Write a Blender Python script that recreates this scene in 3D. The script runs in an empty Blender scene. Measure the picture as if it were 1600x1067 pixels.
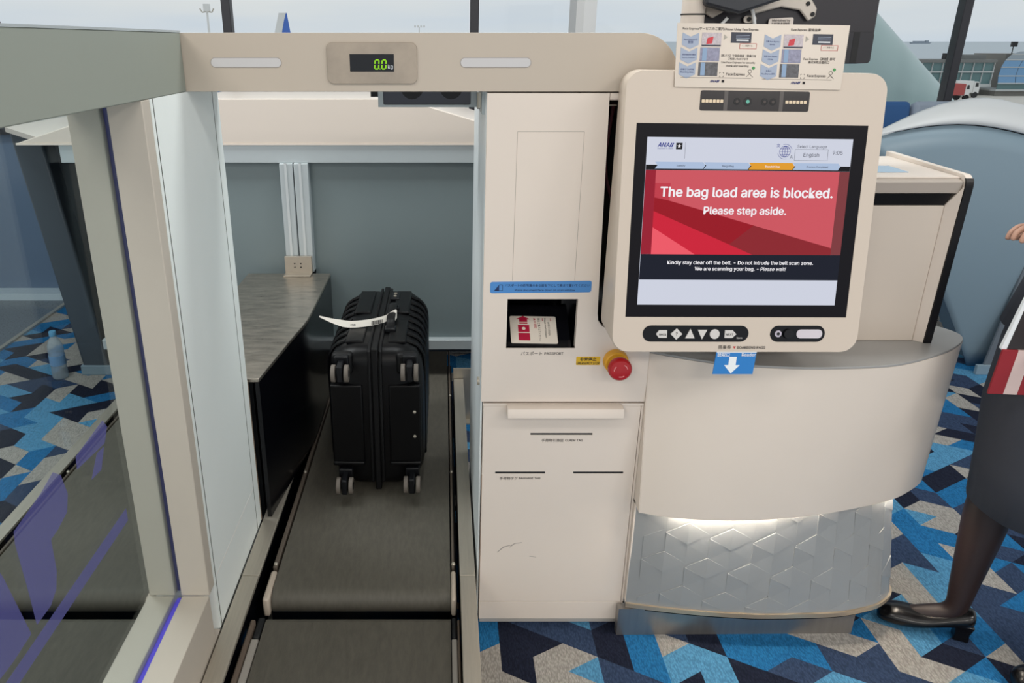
import bpy, bmesh, math, random
from mathutils import Vector as Vec, Matrix
from mathutils.geometry import tessellate_polygon
random.seed(7)
S = bpy.context.scene
COL = S.collection

# ------------------------------------------------------------------ camera, world, lights
cd = bpy.data.cameras.new('camera'); cam = bpy.data.objects.new('camera', cd); COL.objects.link(cam)
cd.sensor_width = 36.0; cd.lens = 36.0 * 1195 / 1600; cd.shift_x = (800 - 692) / 1600.0
cd.clip_start = 0.02; cd.clip_end = 40000
cam.location = (0, 0, 1.55); cam.rotation_euler = (math.radians(90) - math.atan(469 / 1195), 0, 0)
S.camera = cam
S.view_settings.view_transform = 'Standard'; S.view_settings.look = 'None'
S.view_settings.gamma = 1.0; S.view_settings.use_curve_mapping = False
S.view_settings.exposure = 0.0

def lin(c):
    return tuple(((x / 255) / 12.92 if x / 255 <= .04045 else ((x / 255 + .055) / 1.055) ** 2.4) for x in c)

W = bpy.data.worlds.new('overcast_sky'); S.world = W; W.use_nodes = True
nt = W.node_tree; nt.nodes.clear()
out = nt.nodes.new('ShaderNodeOutputWorld'); bg = nt.nodes.new('ShaderNodeBackground')
tc = nt.nodes.new('ShaderNodeTexCoord'); mp = nt.nodes.new('ShaderNodeMapping'); nz = nt.nodes.new('ShaderNodeTexNoise')
rp = nt.nodes.new('ShaderNodeValToRGB')
mp.inputs['Scale'].default_value = (1.2, 1.2, 9.0)
nz.inputs['Scale'].default_value = 1.6; nz.inputs['Detail'].default_value = 4
rp.color_ramp.elements[0].position = .3; rp.color_ramp.elements[0].color = (*lin((212, 220, 230)), 1)
rp.color_ramp.elements[1].position = .7; rp.color_ramp.elements[1].color = (*lin((236, 234, 230)), 1)
nt.links.new(tc.outputs['Generated'], mp.inputs[0]); nt.links.new(mp.outputs[0], nz.inputs['Vector'])
nt.links.new(nz.outputs[0], rp.inputs[0]); nt.links.new(rp.outputs[0], bg.inputs[0]); nt.links.new(bg.outputs[0], out.inputs[0])
bg.inputs[1].default_value = 1.0

def area(name, loc, size, energy, color, target):
    l = bpy.data.lights.new(name, 'AREA'); l.shape = 'RECTANGLE'; l.size, l.size_y = size; l.energy = energy; l.color = color
    o = bpy.data.objects.new(name, l); COL.objects.link(o); o.location = loc
    o.rotation_euler = (Vec(target) - Vec(loc)).to_track_quat('-Z', 'Y').to_euler(); return o
# unseen overhead area lights, placed and powered to fill wall panel and kiosk
for ly, powers, tint in ((-2.7, (44, 44, 44), (1, .94, .86)), (-.2, (24, 6, 42), (1, .97, .93)), (2.4, (40, 34, 10), (.96, 1, 1))):
    for lx, pw in zip((-1.8, .6, 3.0), powers):
        area('ceiling_fill', (lx, ly, 3.24), (1.2, .6), pw, tint, (lx, ly + (1.6 if ly < -1 else 0), 0))

# ------------------------------------------------------------------ materials
MATS = {}
def mat(name, rgb, rough=.5, metal=0, var=0, vscale=6, bump=0, bscale=200, spec=.5, emit=None, es=1, coat=0, stretch=None, alpha=None):
    if name in MATS: return MATS[name]
    m = bpy.data.materials.new(name); m.use_nodes = True; n = m.node_tree; b = n.nodes['Principled BSDF']
    c = (*lin(rgb), 1)
    b.inputs['Base Color'].default_value = c; b.inputs['Roughness'].default_value = rough; b.inputs['Metallic'].default_value = metal
    b.inputs['Specular IOR Level'].default_value = spec; b.inputs['Coat Weight'].default_value = coat
    if emit:
        b.inputs['Emission Color'].default_value = (*lin(emit), 1); b.inputs['Emission Strength'].default_value = es
    if var or bump:
        t = n.nodes.new('ShaderNodeTexCoord'); mpn = n.nodes.new('ShaderNodeMapping'); n.links.new(t.outputs['Object'], mpn.inputs[0])
        if stretch: mpn.inputs['Scale'].default_value = stretch
    if var:
        nn = n.nodes.new('ShaderNodeTexNoise'); nn.inputs['Scale'].default_value = vscale; nn.inputs['Detail'].default_value = 6
        nn.inputs['Roughness'].default_value = .65
        r = n.nodes.new('ShaderNodeMapRange'); r.inputs[1].default_value = .25; r.inputs[2].default_value = .75
        r.inputs[3].default_value = 1 - var; r.inputs[4].default_value = 1 + var
        mx = n.nodes.new('ShaderNodeVectorMath'); mx.operation = 'SCALE'; mx.inputs[0].default_value = c[:3]
        n.links.new(mpn.outputs[0], nn.inputs['Vector']); n.links.new(nn.outputs[0], r.inputs[0]); n.links.new(r.outputs[0], mx.inputs['Scale'])
        n.links.new(mx.outputs[0], b.inputs['Base Color'])
        r2 = n.nodes.new('ShaderNodeMapRange'); r2.inputs[3].default_value = max(.02, rough - .12 * (var > .03)); r2.inputs[4].default_value = min(1, rough + .12 * (var > .03))
        n.links.new(nn.outputs[0], r2.inputs[0]); n.links.new(r2.outputs[0], b.inputs['Roughness'])
    if bump:
        nb = n.nodes.new('ShaderNodeTexNoise'); nb.inputs['Scale'].default_value = bscale; nb.inputs['Detail'].default_value = 3
        bp = n.nodes.new('ShaderNodeBump'); bp.inputs['Strength'].default_value = bump; bp.inputs['Distance'].default_value = .002
        n.links.new(mpn.outputs[0], nb.inputs['Vector']); n.links.new(nb.outputs[0], bp.inputs['Height']); n.links.new(bp.outputs[0], b.inputs['Normal'])
    MATS[name] = m; return m
def emi(name, rgb, k=1.0, spec=.15):
    """a lit display surface: black glass giving off its own colour"""
    return mat(name, (4, 4, 5), rough=.25, spec=spec, emit=rgb, es=k)
def glass(name, tint=(235, 243, 243), refl=.9, haze=0.0, hazecol=(120, 140, 160)):
    m = bpy.data.materials.new(name); m.use_nodes = True; n = m.node_tree; n.nodes.clear()
    o = n.nodes.new('ShaderNodeOutputMaterial'); tr = n.nodes.new('ShaderNodeBsdfTransparent'); gl = n.nodes.new('ShaderNodeBsdfGlossy')
    fr = n.nodes.new('ShaderNodeMath'); fr.operation = 'MULTIPLY_ADD'; fr.inputs[1].default_value = .92; fr.inputs[2].default_value = .04
    lw = n.nodes.new('ShaderNodeLayerWeight'); lw.inputs[0].default_value = .5; pw = n.nodes.new('ShaderNodeMath'); pw.operation = 'POWER'; pw.inputs[1].default_value = 5
    n.links.new(lw.outputs['Facing'], pw.inputs[0]); n.links.new(pw.outputs[0], fr.inputs[0]); mx = n.nodes.new('ShaderNodeMixShader'); ml = n.nodes.new('ShaderNodeMath'); ml.operation = 'MULTIPLY'
    ml.inputs[1].default_value = refl; gl.inputs['Roughness'].default_value = .02
    tr.inputs[0].default_value = (*lin(tint), 1)
    n.links.new(fr.outputs[0], ml.inputs[0]); n.links.new(ml.outputs[0], mx.inputs[0]); n.links.new(tr.outputs[0], mx.inputs[1]); n.links.new(gl.outputs[0], mx.inputs[2])
    last = mx
    if haze:
        df = n.nodes.new('ShaderNodeBsdfDiffuse'); df.inputs[0].default_value = (*lin(hazecol), 1)
        m2 = n.nodes.new('ShaderNodeMixShader'); m2.inputs[0].default_value = haze
        n.links.new(mx.outputs[0], m2.inputs[1]); n.links.new(df.outputs[0], m2.inputs[2]); last = m2
    n.links.new(last.outputs[0], o.inputs[0]); MATS[name] = m; return m

M_white = mat('warm_white_laminate', (228, 216, 204), .42, var=.02, vscale=3)
M_white2 = mat('cool_white_panel', (243, 249, 246), .45, var=.015, vscale=3)
M_frame = mat('frame_white', (196, 187, 174), .5, var=.03, vscale=5)
M_side = mat('cabinet_side_grey', (236, 243, 245), .4)
M_beam = mat('beam_stone_grey', (148, 154, 144), .5, var=.02, vscale=3)
M_seam = mat('seam_dark', (84, 84, 76), .7)  # dark strip colour marking the joints between panels
M_steel = mat('brushed_steel', (196, 188, 174), .42, .7, var=.09, vscale=4, stretch=(40, 2, 2))
M_steelp = mat('plinth_steel', (168, 164, 160), .38, .85, var=.08, vscale=3, stretch=(20, 1, 1))
M_shelf = mat('scuffed_steel', (172, 165, 154), .32, .9, var=.34, vscale=7, stretch=(2, 6, 2))
M_alu = mat('anodised_aluminium', (186, 194, 196), .45, .3)
M_dark = mat('dark_gap', (14, 15, 18), .6)
M_black = mat('gloss_black', (8, 9, 14), .2, spec=.3)
M_blacks = mat('satin_black', (14, 15, 19), .4, spec=.3)
M_belt = mat('belt_rubber', (88, 84, 75), .6, var=.22, vscale=34, bump=.3, bscale=420, stretch=(3, .7, 1))
M_grey = mat('grey_panel', (118, 131, 133), .4, var=.03, vscale=2)
M_greyd = mat('shell_grey', (130, 150, 162), .38)
M_navy = mat('shell_dark', (72, 80, 88), .4)
M_nearblack = mat('recess_shade', (38, 44, 50), .5)  # near-black that puts the shade inside the hood into the colour
M_txt = mat('print_black', (40, 36, 36), .7)
M_txtn = mat('print_navy', (28, 44, 110), .6)

# ------------------------------------------------------------------ geometry helpers
class G:
    def __init__(s): s.v = []; s.f = []; s.m = []
    def add(s, vs, fs, mi=0):
        o = len(s.v); s.v += [tuple(p) for p in vs]; s.f += [tuple(i + o for i in f) for f in fs]; s.m += [mi] * len(fs); return s
    def box(s, x0, x1, y0, y1, z0, z1, mi=0):
        return s.add([(x0, y0, z0), (x1, y0, z0), (x1, y1, z0), (x0, y1, z0), (x0, y0, z1), (x1, y0, z1), (x1, y1, z1), (x0, y1, z1)],
                     [(0, 3, 2, 1), (4, 5, 6, 7), (0, 1, 5, 4), (1, 2, 6, 5), (2, 3, 7, 6), (3, 0, 4, 7)], mi)
    def prism(s, pts, vec, mi=0):
        n = len(pts); v = Vec(vec); a = [Vec(p) for p in pts]
        return s.add(a + [p + v for p in a], [tuple(range(n)), tuple(range(n, 2 * n))] + [(i, (i + 1) % n, n + (i + 1) % n, n + i) for i in range(n)], mi)
    def plate(s, fr, outer, holes, d0, d1, mi=0):
        """flat plate with holes, in frame fr, between depth d0 and d1"""
        loops = [outer] + holes
        tris = tessellate_polygon([[Vec((a, b, 0)) for a, b in L] for L in loops])
        flat = [p for L in loops for p in L]; n = len(flat)
        vs = [fr.p(a, b, d1) for a, b in flat] + [fr.p(a, b, d0) for a, b in flat]
        fs = [tuple(t) for t in tris] + [tuple(i + n for i in t) for t in tris]
        o = 0
        for L in loops:
            k = len(L)
            fs += [(o + i, o + (i + 1) % k, n + o + (i + 1) % k, n + o + i) for i in range(k)]; o += k
        return s.add(vs, fs, mi)
    def tube(s, path, r, seg=10, caps=True, mi=0, flat=None):
        P = [Vec(p) for p in path]; n = len(P); R = r if isinstance(r, (list, tuple)) else [r] * n
        rings = []; ref = None
        for i, p in enumerate(P):
            t = (P[min(i + 1, n - 1)] - P[max(i - 1, 0)]).normalized()
            if ref is None: ref = Vec((0, 0, 1)) if abs(t.z) < .9 else Vec((1, 0, 0))
            a = (ref - t * ref.dot(t)).normalized(); b = t.cross(a); ref = a
            k = flat or (1, 1)
            rings.append([p + (a * math.cos(q) * k[0] + b * math.sin(q) * k[1]) * R[i] for q in (2 * math.pi * j / seg for j in range(seg))])
        return s.loft(rings, caps, mi)
    def loft(s, rings, caps=True, mi=0, closed=True):
        k = len(rings[0]); vs = [p for r in rings for p in r]; fs = []
        for i in range(len(rings) - 1):
            for j in range(k if closed else k - 1):
                fs.append((i * k + j, i * k + (j + 1) % k, (i + 1) * k + (j + 1) % k, (i + 1) * k + j))
        if caps: fs += [tuple(range(k)), tuple(range((len(rings) - 1) * k, len(rings) * k))]
        return s.add(vs, fs, mi)
    def disc(s, c, ax, r, h, seg=24, mi=0, r2=None):
        c = Vec(c); ax = Vec(ax).normalized(); return s.tube([c, c + ax * h], [r, r2 or r], seg, True, mi)
    def ball(s, c, rx, ry=None, rz=None, seg=16, mi=0):
        ry = ry or rx; rz = rz or rx; c = Vec(c); rings = []
        for i in range(1, seg // 2):
            t = math.pi * i / (seg // 2)
            rings.append([c + Vec((rx * math.sin(t) * math.cos(q), ry * math.sin(t) * math.sin(q), rz * math.cos(t))) for q in (2 * math.pi * j / seg for j in range(seg))])
        return s.loft(rings, True, mi)
    def lathe(s, c, prof, seg=20, mi=0):
        c = Vec(c); return s.loft([[c + Vec((r * math.cos(q), r * math.sin(q), z)) for q in (2 * math.pi * j / seg for j in range(seg))] for r, z in prof], True, mi)

class Fr:
    def __init__(s, O, U, V): s.O = Vec(O); s.U = Vec(U).normalized(); s.V = Vec(V).normalized(); s.N = s.U.cross(s.V).normalized()
    def p(s, a, b, d=0): return s.O + s.U * a + s.V * b + s.N * d
def rect(a0, a1, b0, b1): return [(a0, b0), (a1, b0), (a1, b1), (a0, b1)]
def rrect(a0, a1, b0, b1, r, seg=6):
    P = []
    for cx, cy, t in ((a1 - r, b0 + r, -90), (a1 - r, b1 - r, 0), (a0 + r, b1 - r, 90), (a0 + r, b0 + r, 180)):
        for i in range(seg + 1):
            q = math.radians(t + 90 * i / seg); P.append((cx + r * math.cos(q), cy + r * math.sin(q)))
    return P
def circ(a, b, r, seg=20): return [(a + r * math.cos(2 * math.pi * i / seg), b + r * math.sin(2 * math.pi * i / seg)) for i in range(seg)]

def mk(name, g, m, parent=None, bevel=0, seg=2, smooth=True, sub=0, ang=.6):
    me = bpy.data.meshes.new(name); org = Vec(parent.get('org', (0, 0, 0))) if parent else Vec((0, 0, 0))
    if not parent:                                     # a thing or part of the setting that is one mesh: origin at its base centre
        xs = [p[0] for p in g.v]; ys = [p[1] for p in g.v]; zs = [p[2] for p in g.v]
        org = Vec(((min(xs) + max(xs)) / 2, (min(ys) + max(ys)) / 2, min(zs)))
    me.from_pydata([tuple(Vec(p) - org) for p in g.v], [], g.f)
    for x in (m if isinstance(m, (list, tuple)) else [m]): me.materials.append(x)
    for p, i in zip(me.polygons, g.m): p.material_index = i
    bm = bmesh.new(); bm.from_mesh(me); bmesh.ops.recalc_face_normals(bm, faces=bm.faces); bm.to_mesh(me); bm.free()
    if smooth:
        for p in me.polygons: p.use_smooth = True
        me.set_sharp_from_angle(angle=ang)
    o = bpy.data.objects.new(name, me); COL.objects.link(o)
    if parent: o.parent = parent; o['org'] = tuple(org)
    else: o.location = org; o['org'] = tuple(org)
    if bevel:
        b = o.modifiers.new('bevel', 'BEVEL'); b.width = bevel; b.segments = seg; b.limit_method = 'ANGLE'; b.angle_limit = .7; b.harden_normals = False
    if sub:
        u = o.modifiers.new('sub', 'SUBSURF'); u.levels = sub; u.render_levels = sub
    return o
def thing(name, label, cat, loc, group=None):
    o = bpy.data.objects.new(name, None); COL.objects.link(o); o.location = loc; o['org'] = tuple(loc)
    o['label'] = label; o['category'] = cat; o.empty_display_size = .05
    if group: o['group'] = group
    return o
def tag(o, label, cat, group=None):
    o['label'] = label; o['category'] = cat
    if group: o['group'] = group
    return o
def struct(name, g, m, **k):
    lab = k.pop('label', None); cat = k.pop('cat', None)
    o = mk(name, g, m, None, **k); o['kind'] = 'structure'
    if lab: o['label'] = lab
    if cat: o['category'] = cat
    return o
try:
    FONT = bpy.data.fonts.load(bpy.utils.system_resource('DATAFILES', path='fonts') + '/Inter.woff2')
except Exception:
    FONT = None
def text(body, fr, a, b, m, parent, d=.0005, width=None, size=None, bold=0, align='L', shear=0, name='lettering', height=None):
    heavy = bold * .75 if FONT and body.isascii() else 0      # bold by overprinting shifted copies; curve offset tears these glyphs
    if heavy: bold = 0
    cu = bpy.data.curves.new('t', 'FONT'); cu.body = body; cu.size = 1
    if FONT and body.isascii(): cu.font = FONT
    cu.offset = bold; cu.shear = shear; cu.resolution_u = 3
    ob = bpy.data.objects.new('t', cu); COL.objects.link(ob)
    dg = bpy.context.evaluated_depsgraph_get(); me0 = bpy.data.meshes.new_from_object(ob.evaluated_get(dg))
    vs = [v.co.copy() for v in me0.vertices]; fs = [tuple(p.vertices) for p in me0.polygons]
    bpy.data.objects.remove(ob); bpy.data.curves.remove(cu); bpy.data.meshes.remove(me0)
    if not vs: return None
    x0 = min(v.x for v in vs); x1 = max(v.x for v in vs); h = max(v.y for v in vs)
    sx = sy = size or 1
    if width: sx = sy = width / (x1 - x0)
    if height: sy = height / h
    if height and not width and not size: sx = sy
    off = {'L': 0, 'C': -(x1 - x0) / 2, 'R': -(x1 - x0)}[align]
    g = G()
    for k, (ex, ey) in enumerate(((0, 0), (-1, 0), (1, 0), (0, .7), (0, -.7)) if heavy else ((0, 0),)):
        g.add([fr.p(a + (v.x - x0 + off + ex * heavy) * sx, b + (v.y + ey * heavy) * sy, d + k * 1e-5) for v in vs], fs)
    return mk(name, g, m, parent, smooth=False)
def flat(fr, pts, m, parent, d, name, th=.0003):
    g = G(); g.prism([fr.p(a, b, d) for a, b in pts], fr.N * -th); return mk(name, g, m, parent, smooth=False)
def spline(pts, n=8):
    P = [Vec(p) for p in pts]; P = [P[0] * 2 - P[1]] + P + [P[-1] * 2 - P[-2]]; R = []
    for i in range(1, len(P) - 2):
        for j in range(n):
            t = j / n; a, b, c, d = P[i - 1:i + 3]
            R.append(.5 * ((2 * b) + (c - a) * t + (2 * a - 5 * b + 4 * c - d) * t * t + (3 * b - a - 3 * c + d) * t ** 3))
    R.append(P[-2]); return R

# ------------------------------------------------------------------ floor
PAL = [lin(c) for c in ((40, 114, 168), (88, 150, 190), (34, 39, 56), (170, 166, 160), (56, 72, 100))]
def carpet():
    a = .101; cx = a * math.sqrt(3) / 2; x0, x1, y0, y1 = -2.38, 4.6, .2, 4.72
    ni = int((x1 - x0) / cx) + 1; nj = int((y1 - y0) / a) + 2
    V = []; F = []; C = []; rnd = random.Random(11); cl = lambda v, lo, hi: max(lo, min(hi, v))
    vid = lambda i, j: i * (nj + 1) + j
    for i in range(ni + 1):
        for j in range(nj + 1):
            V.append((cl(x0 + i * cx, x0, x1), cl(y0 + (j - .5 * (i % 2)) * a, y0, y1), 0))
    tris = []; emap = {}
    for i in range(ni):
        for j in range(nj):
            if i % 2 == 0: pair = ((vid(i, j), vid(i + 1, j + 1), vid(i, j + 1)), (vid(i, j), vid(i + 1, j), vid(i + 1, j + 1)))
            else: pair = ((vid(i, j), vid(i + 1, j), vid(i, j + 1)), (vid(i + 1, j), vid(i + 1, j + 1), vid(i, j + 1)))
            for tri in pair:
                for q in range(3): emap.setdefault(tuple(sorted((tri[q], tri[(q + 1) % 3]))), []).append(len(tris))
                tris.append(tri)
    nb = [[] for _ in tris]
    for l in emap.values():
        if len(l) == 2: nb[l[0]].append(l[1]); nb[l[1]].append(l[0])
    colr = [-1] * len(tris); order = list(range(len(tris))); rnd.shuffle(order)
    for k in order:                                    # grow lozenges, chevrons and trapezes of two to five triangles, neighbours in other colours
        if colr[k] >= 0: continue
        size = rnd.choice((2, 3, 4, 4, 5, 6, 7)); grp = [k]
        while len(grp) < size:
            c = [x for g_ in grp for x in nb[g_] if colr[x] < 0 and x not in grp]
            if not c: break
            grp.append(rnd.choice(c))
        used = [colr[x] for g_ in grp for x in nb[g_]]; wts = [w if q not in used else w * .06 for q, w in enumerate((27, 15, 24, 19, 15))]
        cc = rnd.choices(range(5), wts)[0]
        for g_ in grp: colr[g_] = cc
    F = tris; C = colr
    me = bpy.data.meshes.new('floor'); me.from_pydata(V, [], F)
    at = me.color_attributes.new('pile', 'FLOAT_COLOR', 'CORNER')
    k = 0
    for p, c in zip(me.polygons, C):
        for _ in p.vertices: at.data[k].color = (*PAL[c], 1); k += 1
    m = bpy.data.materials.new('patterned_carpet'); m.use_nodes = True; n = m.node_tree; b = n.nodes['Principled BSDF']
    A = n.nodes.new('ShaderNodeVertexColor'); A.layer_name = 'pile'
    t = n.nodes.new('ShaderNodeTexCoord'); mp_ = n.nodes.new('ShaderNodeMapping'); mp_.inputs['Scale'].default_value = (260, 90, 1)
    v = n.nodes.new('ShaderNodeTexVoronoi'); v.inputs['Scale'].default_value = 1.0
    rr = n.nodes.new('ShaderNodeMapRange'); rr.inputs[1].default_value = 0; rr.inputs[2].default_value = .8; rr.inputs[3].default_value = 1.12; rr.inputs[4].default_value = .62
    mx = n.nodes.new('ShaderNodeVectorMath'); mx.operation = 'SCALE'; bp = n.nodes.new('ShaderNodeBump'); bp.inputs['Strength'].default_value = .5; bp.inputs['Distance'].default_value = .003; bp.invert = True
    n.links.new(t.outputs['Object'], mp_.inputs[0]); n.links.new(mp_.outputs[0], v.inputs['Vector']); n.links.new(v.outputs[0], rr.inputs[0])
    n.links.new(A.outputs[0], mx.inputs[0]); n.links.new(rr.outputs[0], mx.inputs['Scale']); n.links.new(mx.outputs[0], b.inputs['Base Color'])
    n.links.new(v.outputs[0], bp.inputs['Height']); n.links.new(bp.outputs[0], b.inputs['Normal']); b.inputs['Roughness'].default_value = .95; b.inputs['Specular IOR Level'].default_value = .1
    me.materials.append(m); o = bpy.data.objects.new('floor', me); COL.objects.link(o); o['kind'] = 'structure'
carpet()
M_gran = mat('speckled_granite', (96, 104, 112), .3, var=.6, vscale=120)
struct('floor_granite', G().box(-5.0, -2.40, .2, 4.72, -.02, .004), M_gran)
struct('trim_1', G().box(-2.40, -2.375, .2, 4.72, -.01, .012), M_steel)

# ------------------------------------------------------------------ window wall
YW = 4.75
M_mull = mat('mullion_dark', (44, 44, 50), .45)
M_span = mat('spandrel_blue_glass', (98, 116, 140), .12, var=.03, vscale=2)
M_pane = glass('window_glass', (246, 249, 250), .35)
struct('wall_back', G().box(-5, 5.5, YW + .03, YW + .12, 0, 1.04), M_span)
struct('baseboard_back', G().box(-5, 5.5, YW - .09, YW + .03, 0, .05), mat('baseboard_light', (190, 205, 215), .4))
mx_ = [-4.6, -3.0, -1.245, .182, 1.6, 3.01, 4.5]
for i in range(len(mx_) - 1):
    struct('window_%d' % (i + 1), G().box(mx_[i] + .03, mx_[i + 1] - .03, YW + .06, YW + .075, 1.04, 3.3), M_pane)
for i, x in enumerate(mx_):
    struct('trim_%d' % (i + 2), G().box(x - .025, x + .025, YW + .02, YW + .09, 1.04, 3.3), M_mull, bevel=.004)
struct('trim_20', G().box(-5, 5.5, YW - .02, YW + .14, 3.26, 3.36), M_mull)
struct('trim_21', G().box(-5, 5.5, YW - .03, YW + .14, 1.03, 1.06), M_mull)
struct('wall_pillar', G().prism([(.70, 4.36, 0), (.735, 4.33, 0), (.80, 4.33, 0), (.80, 4.6, 0), (.70, 4.6, 0)], (0, 0, 3.5)), mat('pillar_paint', (205, 206, 206), .5))
struct('ceiling', G().box(-5, 5.5, -3.2, YW + .14, 3.3, 3.36), mat('ceiling_tile', (196, 192, 186), .8))
# slanting round structural column outside the glass
cg = G(); d_ = Vec((.58, 0, -.50)).normalized(); c0 = Vec((3.31, 5.5, 1.02))
cg.tube([c0 - d_ * 2.6, c0 + d_ * 3.2], .235, 40)
struct('wall_brace_column', cg, mat('column_pale_teal', (196, 216, 214), .35))

# ------------------------------------------------------------------ outside: sea, apron, terminal
M_sea = mat('sea_water', (186, 196, 202), .6)
struct('ground_sea', G().box(-14000, 16000, 330, 26000, -7.2, -7.0), M_sea)
struct('ground_apron', G().box(-400, 420, 6, 330, -6.6, -6.0), mat('apron_concrete', (214, 208, 198), .8, var=.04, vscale=.05))
struct('ground_seawall', G().box(-400, 420, 318, 330, -6.2, -5.0), mat('seawall_brown', (132, 120, 106), .9))

def truck(name, label, x, y, w, body, cab, ang=0, hh=2.2, group=None):
    t = thing(name, label, 'vehicle', (x, y, -6), group)
    mk('cargo_box', G().box(x - w / 2, x + w * .22, y - 1.1, y + 1.1, -5.3, -5.3 + hh), body, t, bevel=.05)
    mk('cab', G().prism([(x + w * .24, y - 1.05, -5.4), (x + w * .5, y - 1.05, -5.4), (x + w * .5, y - 1.05, -4.5), (x + w * .42, y - 1.05, -3.8), (x + w * .24, y - 1.05, -3.8)], (0, 2.1, 0)), cab, t, bevel=.05)
    mk('windscreen', G().prism([(x + w * .3, y - 1.07, -4.5), (x + w * .44, y - 1.07, -4.5), (x + w * .41, y - 1.07, -3.95), (x + w * .3, y - 1.07, -3.95)], (0, 2.14, 0)), M_dark, t)
    for dx in (-.32, .36):
        for dy in (-1.05, .8):
            mk('wheel', G().disc((x + w * dx, y + dy, -5.6), (0, 1, 0), .4, .25, 16), M_blacks, t)
MV_b = mat('vehicle_blue', (60, 150, 215), .4); MV_w = mat('vehicle_white', (232, 232, 230), .4); MV_g = mat('vehicle_grey', (176, 178, 180), .5); MV_r = mat('vehicle_red', (178, 70, 66), .5)
truck('service_truck', 'blue service truck glimpsed in the slit under the crossbeam', -29.5, 117, 9.5, MV_b, MV_w, hh=1.9)
truck('service_truck', 'white truck parked below the glass corridor beside the slanted column', 63.5, 112, 3.4, MV_g, MV_w, hh=1.6)
truck('service_truck', 'white van under the corridor just right of the dark mullion', 75.0, 116, 3.4, MV_w, MV_w, hh=1.6)
truck('service_truck', 'red truck low behind the curved white shell', 70.2, 110, 2.6, MV_r, MV_w, hh=1.5)

# airport terminal: glazed corridor and curved-roof hall
M_conc = mat('terminal_concrete', (126, 124, 118), .8); M_tg = mat('terminal_glass', (96, 132, 134), .15, var=.15, vscale=.4)
M_tf = mat('terminal_frame', (196, 200, 200), .5); M_roof = mat('terminal_roof', (118, 120, 118), .6)
t = thing('terminal_corridor', 'long low glazed terminal corridor across the apron', 'building', (72, 121, -6))
mk('roof', G().box(66, 81.4, 119.5, 126, -1.35, -.95), M_roof, t)
mk('floor_slab', G().box(66, 81.4, 119.6, 126, -4.75, -4.35), M_tf, t)
mk('mid_rail', G().box(66, 81.4, 119.7, 119.9, -2.75, -2.55), M_tf, t)
mk('interior', G().box(66, 81.4, 121.5, 126, -4.4, -1.3), M_conc, t)
for i in range(10):
    x = 66.2 + i * 1.52
    for z0, z1 in ((-4.35, -2.75), (-2.55, -1.35)): mk('window_pane', G().box(x, x + 1.42, 120, 120.1, z0, z1), M_tg, t)
    mk('window_post', G().box(x + 1.42, x + 1.52, 119.8, 120.1, -4.35, -1.35), M_tf, t)
for i in range(4): mk('pier', G().box(68 + i * 3.4, 68.6 + i * 3.4, 121, 122, -6, -4.7), M_conc, t)
mk('roof_plant', G().box(77.3, 80.6, 121, 124, -.95, -.3), M_roof, t); mk('roof_plant', G().box(74.6, 75.7, 121, 122, -.95, -.1), M_blacks, t)
t = thing('terminal_hall', 'curved glass-roofed terminal hall at the far right', 'building', (88, 121, -6))
arc = [(81.6, -4.2), (81.9, -3.2), (82.5, -2.0), (83.4, -1.0), (84.6, -.25), (86.2, .15)]
mk('base_wall', G().box(81.8, 100, 119, 130, -6, -5.2), M_conc, t)
mk('lower_glazing', G().box(81.9, 100, 118.9, 119.1, -5.1, -4.2), M_tg, t)
mk('floor_band', G().box(81.5, 100, 118.5, 130, -5.3, -5.05), M_tf, t)
for r in range(5):
    (xa, za), (xb, zb) = arc[r], arc[r + 1]; y0, y1 = 118.6 + r * .7, 118.6 + (r + 1) * .7
    for q in range(6):
        xs = lambda xx, qq: xx + qq * 2.6
        mk('roof_pane', G().prism([(xs(xa, q) + .06, y0, za), (xs(xa, q + 1) - .06, y0, za), (xs(xb, q + 1) - .06, y1, zb), (xs(xb, q) + .06, y1, zb)], (0, .12, 0)),
           mat('roof_glass_blue', (104, 150, 190), .12) if r < 3 else mat('roof_louvre', (140, 152, 160), .4), t, smooth=False)
    mk('purlin', G().box(xa, 98, y0 - .1, y0 + .02, za - .08, za + .06), M_tf, t)
mk('hall_core', G().box(84.5, 100, 122.5, 130, -5.2, -.2), M_conc, t)
mk('roof_mast', G().box(84.9, 85.0, 122, 122.1, -.2, 1.2), M_blacks, t); mk('roof_beacon', G().box(84.7, 85.5, 122, 122.4, .8, 1.5), M_blacks, t)

t = thing('cargo_ship', 'distant grey cargo ship on the sea horizon', 'ship', (1749, 3000, -7))
mk('hull', G().prism([(1715, 3000, -7), (1780, 3000, -7), (1786, 3000, -2), (1712, 3000, -2)], (0, 14, 0)), mat('ship_haze', (150, 160, 172), .8), t)
mk('containers', G().box(1722, 1762, 3001, 3012, -2, 2.5), MATS['ship_haze'], t); mk('bridge', G().box(1766, 1775, 3001, 3012, -2, 4.5), MATS['ship_haze'], t)

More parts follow.
